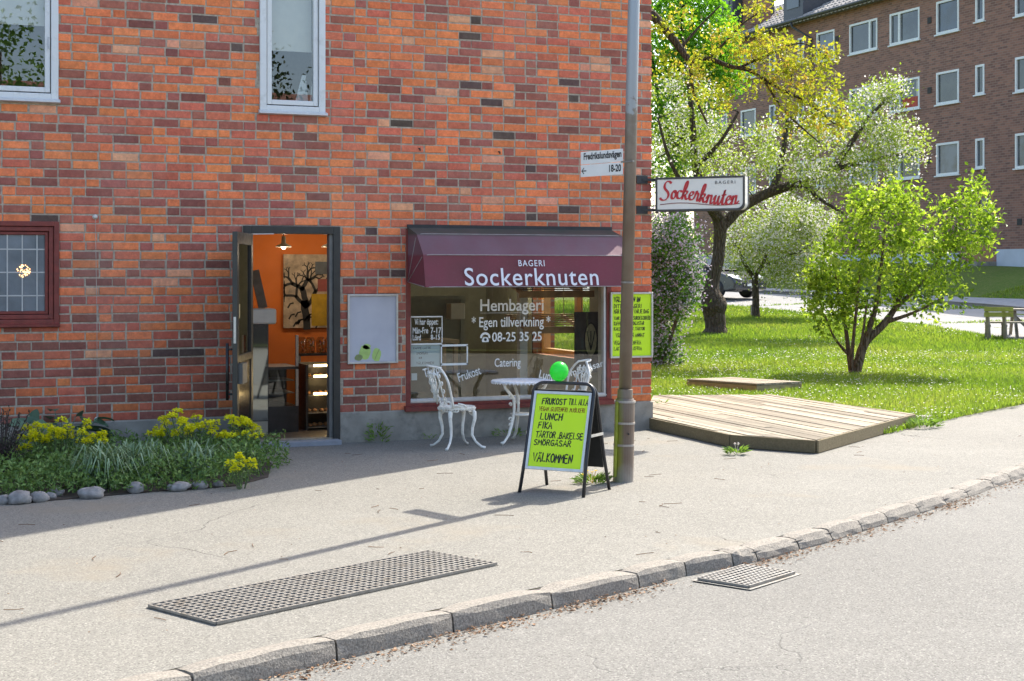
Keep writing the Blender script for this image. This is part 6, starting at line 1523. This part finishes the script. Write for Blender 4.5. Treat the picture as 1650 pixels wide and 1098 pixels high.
# lilac bush on the lawn, right
tb_ = terr(1381, 606); Z = zc(tb_)
limbs = [lim(Z, (1378, 610, 0, 9), (1384, 580, 0, 8), (1395, 550, 0, 7), (1425, 520, 0, 6), (1445, 490, .1, 4), (1462, 440, .2, 3)), lim(Z, (1374, 608, .1, 6), (1368, 570, .2, 4), (1362, 520, .2, 3), (1350, 470, .2, 2.2), (1345, 420, .2, 1.5)), lim(Z, (1386, 575, 0, 6), (1400, 530, -.1, 5), (1412, 490, -.1, 4), (1420, 430, -.1, 2.5), (1425, 370, 0, 1.5)), lim(Z, (1371, 606, -.1, 4), (1374, 560, -.2, 3), (1380, 500, -.3, 2.4), (1385, 440, -.3, 1.6)), lim(Z, (1425, 520, 0, 4), (1470, 505, -.1, 2.5), (1520, 480, -.1, 1.6)), lim(Z, (1440, 500, 0, 4), (1490, 450, .1, 2.6), (1530, 390, .2, 1.6)), lim(Z, (1370, 575, .2, 3), (1345, 545, .1, 2), (1330, 510, 0, 1.3)), lim(Z, (1380, 590, -.1, 3), (1390, 540, -.3, 2.2), (1398, 480, -.3, 1.4))]
tree('lilac_bush', 'bright yellow green lilac bush growing on the lawn', 'bush', V(tb_.x, tb_.y, tb_.z), limbs,
 [B(1365, 430, 55, 75, Z, .8, 75), B(1420, 370, 60, 70, Z, .8, 85), B(1480, 400, 60, 70, Z, .8, 80), B(1540, 380, 50, 60, Z, .7, 60), B(1560, 320, 35, 30, Z, .5, 26), B(1450, 320, 45, 30, Z, .5, 34), B(1500, 470, 60, 40, Z - .1, .7, 45), B(1410, 460, 60, 45, Z, .7, 45), B(1340, 480, 38, 60, Z, .5, 52), B(1375, 505, 35, 30, Z + .2, .5, 16), B(1582, 365, 28, 35, Z, .4, 24), B(1310, 470, 22, 40, Z, .4, 22), B(1330, 430, 30, 40, Z, .5, 26), B(1390, 330, 30, 25, Z, .5, 20)],
 Leaf(M_LIME, 14, .17, .1, .62, .5), 53, .006, bark=M_BARK2)
# lilac at the corner of the brick building
tb_ = terr(1075, 590); Z = zc(tb_)
limbs = [lim(Z, (1060, 600, 0, 5), (1065, 540, 0, 4), (1075, 470, 0, 3), (1085, 400, 0, 2)), lim(Z, (1050, 600, .2, 5), (1050, 500, .3, 4), (1052, 400, .3, 2.5)), lim(Z, (1062, 598, -.1, 4), (1085, 530, -.2, 3), (1105, 470, -.2, 2))]
tree('corner_lilac', 'tall dark green lilac with pale mauve flowers behind the building corner', 'bush', V(atz(1055, 590, Z).x, atz(1055, 590, Z).y, tb_.z), limbs, [B(1055, 400, 45, 60, Z + .3, .8, 60), B(1090, 410, 40, 60, Z, .7, 55), B(1060, 500, 40, 50, Z, .7, 45), B(1095, 480, 30, 40, Z - .1, .6, 28), B(1065, 570, 30, 30, Z, .5, 34), B(1075, 440, 50, 90, Z + .5, .8, 90)], Leaf(M_GRN, 32, .22, .08, .65, .3, M_LILF, 30, .045), 54, .006, bark=M_BARK2)
# maple whose bough sweeps in from the left
Z = 29
limbs = [[(atz(990, 560, Z + 1) * 1.0, .3), (atz(992, 400, Z + 1), .25), (atz(998, 200, Z + .8), .21), (atz(1000, 40, Z + .7), .17), (atz(1010, -120, Z + .5), .1), (atz(1005, -240, Z + .5), .04)], lim(Z, (1000, 60, .7, 11), (1040, 22, .4, 9), (1072, 48, .2, 7), (1095, 78, .1, 6), (1112, 100, 0, 5)), lim(Z, (1112, 100, 0, 4.6), (1140, 95, 0, 4.2), (1175, 107, -.1, 3.8), (1210, 115, -.2, 3.4), (1250, 140, -.2, 2.6), (1300, 165, -.2, 1.8), (1345, 200, -.2, 1.1)), lim(Z, (1140, 95, 0, 3), (1165, 72, .1, 2.4), (1195, 40, .2, 1.6), (1225, 20, .2, 1)), lim(Z, (1190, 110, -.1, 2.6), (1235, 90, -.3, 1.7), (1290, 70, -.4, 1.1), (1330, 90, -.4, .7)), lim(Z, (1112, 100, 0, 3.4), (1118, 150, .1, 2.5), (1140, 200, .1, 1.5)), lim(Z, (1230, 128, -.2, 2.4), (1265, 180, -.3, 1.7), (1320, 230, -.3, 1)), lim(Z, (1095, 78, .1, 3), (1130, 40, .3, 2), (1160, 10, .3, 1.2))]
p0 = atz(990, 560, Z + 1); p0.z = height(p0.x, p0.y); limbs[0][0] = (p0, .3)
tree('maple_tree', 'maple with yellow bronze young leaves reaching in from behind the building', 'tree', p0, limbs,
 [B(1100, 110, 50, 40, Z, .8, 34), B(1190, 70, 60, 35, Z, .7, 40), B(1260, 85, 55, 35, Z - .3, .6, 44), B(1310, 130, 45, 50, Z - .3, .6, 50), B(1240, 130, 60, 35, Z - .2, .7, 40), B(1340, 190, 32, 30, Z - .2, .5, 24), B(1280, 190, 50, 35, Z - .3, .6, 26), B(1150, 150, 50, 40, Z, .7, 26), B(1220, 15, 40, 18, Z + .2, .5, 14), B(1080, 40, 35, 40, Z + .2, .6, 22), B(1330, 90, 20, 16, Z - .4, .3, 10), B(990, -120, 90, 110, Z + .5, 1.4, 60), B(960, 30, 80, 70, Z + .6, 1.2, 40)],
 Leaf(M_MAPL, 13, .15, .085, .8, .1), 55, .008)
# full green tree further back
Z = 46; tb_ = atz(1090, 500, Z); tb_.z = height(tb_.x, tb_.y)
limbs = [[(tb_, .35), (atz(1092, 350, Z), .28), (atz(1095, 200, Z), .2), (atz(1100, 60, Z), .12), (atz(1100, -60, Z), .06)], lim(Z, (1093, 250, 0, 8), (1130, 150, 0, 5), (1160, 60, 0, 3)), lim(Z, (1092, 280, 0, 8), (1060, 160, 0, 5), (1045, 60, 0, 3)), lim(Z, (1093, 230, 0, 6), (1090, 120, 1, 4), (1120, 30, 1, 2))]
gt_ = tree('green_tree', 'full bright green tree rising above the apple tree at the building corner', 'tree', tb_, limbs, [B(1090, 60, 70, 80, Z, 2.2, 120), B(1140, 70, 50, 70, Z, 1.8, 90), B(1090, 170, 70, 60, Z, 2, 90), B(1080, -20, 80, 60, Z, 2.2, 70), B(1070, 250, 50, 50, Z, 1.5, 45), B(1160, 120, 35, 40, Z, 1.2, 40)], Leaf(M_BRT, 30, .36, .15, .8, .2), 56, .014)

for i_, (dx, dy, lab) in enumerate(((-9, 14, 'full green tree standing behind the brick building, nearer of the two'), (-17, 22, 'full green tree standing behind the brick building, farther of the two'))):
    q = copy_tree(gt_, None, gt_.location + V(dx, dy, .4), 1.3 + i_); q['label'] = lab; q['group'] = 'green trees behind the building'
# ================================================================ parked car behind the trees
def car(loc, rz):
    t = thing('parked_car', 'dark grey hatchback parked on the side road behind the apple tree', 'car', loc, rz); M_CAR = pmat('dark_grey_car_paint', (.05, .052, .056), .22, .06, 2, spec=.8); M_CG = M_DG
    low = [(-2.1, .32), (-2.12, .62), (-2.05, .9), (-1.5, .98), (-.2, .97), (.85, .93), (1.55, .82), (2.0, .68), (2.12, .5), (2.1, .28), (1.75, .22), (-1.75, .22)]
    def shell(poly, w0, w1, zmid):
        m = MB(); n = len(poly); ys_ = [(-1.0, 0.9), (-.93, 1.0), (.93, 1.0), (1.0, .9)]; cxm = sum(p[0] for p in poly) / n; czm = sum(p[1] for p in poly) / n; vs = []
        for yy, k_ in ys_:
            for x, z_ in poly: f = lerp(w0, w1, min(1, max(0, (z_ - .25) / zmid))); vs.append(V(cxm + (x - cxm) * (k_ * .02 + .98) * (1 if k_ == 1 else .985), yy * f, czm + (z_ - czm) * (1 if k_ == 1 else .93)))
        m.add(vs, [(j * n + i, j * n + (i + 1) % n, (j + 1) * n + (i + 1) % n, (j + 1) * n + i) for j in range(3) for i in range(n)] + [tuple(range(n))[::-1], tuple(3 * n + i for i in range(n))]); return m
    shell(low, .88, .86, .7).build('body', M_CAR, t, local=True, bevel=.04)
    gh = [(-2.0, .93), (-1.7, 1.3), (-1.3, 1.43), (-.3, 1.47), (.3, 1.4), (1.15, .94)]; m = MB(); n = len(gh); vs = []
    for s in (-1, 1):
        for x, z_ in gh: vs.append(V(x, s * lerp(.82, .6, (z_ - .93) / .54), z_))
    m.add(vs, [(i, i + 1, n + i + 1, n + i) for i in range(n - 1)] + [tuple(range(n))[::-1], tuple(range(n, 2 * n))]); m.build('roof', M_CAR, t, local=True, bevel=.05)
    ws = MB(); f = lambda x, z_, s: V(x, s * (lerp(.82, .6, (z_ - .93) / .54) - .06), z_ + .012)
    ws.quad(f(1.12, .965, -1), f(1.12, .965, 1), f(.34, 1.385, 1), f(.34, 1.385, -1)); ws.build('windscreen', M_CG, t, local=True)
    for s in (-1, 1):
        g2 = lambda x, z_: V(x, s * (lerp(.82, .6, (z_ - .93) / .54) + .012), z_)
        for a in ([(.9, .98), (.3, 1.33), (-.25, 1.38), (-.25, .98)], [(-.32, .98), (-.32, 1.38), (-1.2, 1.35), (-1.55, 1.05)]): MB().add([g2(*q_) for q_ in a], [(0, 1, 2, 3)]).build('side_window', M_CG, t, local=True)
        hl = MB(); hl.add([V(2.03, s * .84, .66), V(2.1, s * .5, .6), V(1.98, s * .52, .74), V(1.75, s * .86, .79)], [(0, 1, 2, 3)]); hl.build('headlight', pmat('headlight_glass', (.7, .72, .75), .1), t, local=True)
        MB().box(.75, .95, s * .9 - .08, s * .9 + .08, .98, 1.1).build('wing_mirror', M_CAR, t, local=True, bevel=.03)
        for x in (-1.32, 1.32):
            W = Matrix.Translation(V(x, s * .82, .31)) @ Matrix.Rotation(math.pi / 2, 4, 'X'); wh = group_node('wheel', t); MB().lathe([(.2, -.1), (.29, -.1), (.31, -.07), (.31, .07), (.29, .1), (.2, .1)], 24, W).build('tyre', M_BLK, wh, local=True, smooth=True)
            q = MB(); q.lathe([(.0, -.075 * s - .0), (.2, -.07 * s)], 20, W @ Matrix.Translation((0, 0, -.035 * s)), caps=False)
            for k_ in range(5): a = k_ * 1.257; q.bar(W @ V(.02 * math.cos(a), .02 * math.sin(a), -.115 * s), W @ V(.19 * math.cos(a), .19 * math.sin(a), -.112 * s), .05, .03)
            q.build('rim', M_GALV, wh, local=True)
    MB().box(2.1, 2.125, -.45, .45, .36, .5).build('grille', M_BLK, t, local=True); MB().box(2.126, 2.132, -.26, .26, .4, .49).build('number_plate', M_SIGNW, t, local=True)
d_ = (ne[2] - ne[1]).normalized(); cpos = terr(1128, 482); car(V(cpos.x, cpos.y, height(cpos.x, cpos.y) + .04), math.atan2(d_.y, d_.x) + .12)

# ================================================================ across the road, seen mirrored in the panes
M_EVG = leafmat('evergreen_leaves', [(.012, .025, .008), (.025, .05, .012), (.05, .085, .02)], .25)
def far_tree(x, y, h, seed, lab, mat, n=60):
    r = random.Random(seed); b = V(x, y, -.03); L = [[(b, .22), (b + V(.1, 0, h * .3), .17), (b + V(-.1, .2, h * .6), .1), (b + V(0, 0, h * .85), .04)], [(b + V(.1, 0, h * .3), .12), (b + V(1.4, .3, h * .55), .06), (b + V(2, .3, h * .7), .03)], [(b + V(.1, 0, h * .35), .12), (b + V(-1.3, -.3, h * .6), .06), (b + V(-2, -.3, h * .75), .03)]]
    tree('roadside_tree', lab, 'tree', b, L, [(b + V(0, 0, h * .72), 2.2, 2.0, h * .28, n), (b + V(1.6, 0, h * .62), 1.4, 1.4, h * .2, n // 2), (b + V(-1.6, 0, h * .62), 1.4, 1.4, h * .2, n // 2)], Leaf(mat, 22, .5, .2, .6, .2), seed, .016, 'trees across the road')
for i, (x, y, h, mat) in enumerate(((-12.6, -27, 8, M_EVG), (-5.5, -29, 9.5, M_GRN), (1.5, -27.5, 8.5, M_EVG), (8, -28, 9, M_EVG))):
    far_tree(x, y, h, 70 + i, 'leafy tree across the road, mirrored in the panes, %s along' % ordn[i], mat)
ob_ = thing('opposite_house', 'brown house across the road, mirrored in the upper windows', 'building', (-4, -44, 0)); MB().box(-24, 16, -52, -44, -.03, 7).build('wall', M_FBR, ob_)
MB().add([V(-25, -43.4, 7), V(17, -43.4, 7), V(17, -52.6, 7), V(-25, -52.6, 7), V(-25, -48, 9.6), V(17, -48, 9.6)], [(0, 1, 5, 4), (2, 3, 4, 5), (1, 2, 5), (3, 0, 4), (3, 2, 1, 0)]).build('roof', MATS['clay_roof'], ob_)
for i in range(8):
    for z_ in (1, 4): q = group_node('window', ob_); MB().box(-21.5 + i * 5, -20 + i * 5, -43.99, -43.93, z_, z_ + 1.5).build('pane', M_DG, q); x = -21.5 + i * 5; MB().box(x - .08, x - .002, -43.99, -43.92, z_ - .08, z_ + 1.58).build('frame', M_WHITE, q); MB().box(x + 1.502, x + 1.58, -43.99, -43.92, z_ - .08, z_ + 1.58).build('frame', M_WHITE, q)
pf_ = thing('reflection_fence', 'added dark plank fence across the road, darkening the shop window reflection', 'fence', (0, -20.4, 0)); M_PFN = pmat('dark_planks', (.035, .026, .02), .8, .4, 6)  # unseen fence added to keep the mirrored street dark
fl_ = [V(p.x, p.y, 0) for p in off(low, -.35)]; s_ = 0.0; tot = sum((b - a).length for a, b in zip(fl_, fl_[1:]))
while s_ < tot - 1:
    a, t_ = along(fl_, s_); b, _ = along(fl_, s_ + .56); s_ += .57
    if -22 < a.x < 20: MB().bar(a + V(0, 0, .95), b + V(0, 0, .95), .035, 2.0 + .03 * math.sin(s_ * 2.3)).build('plank', M_PFN, pf_)
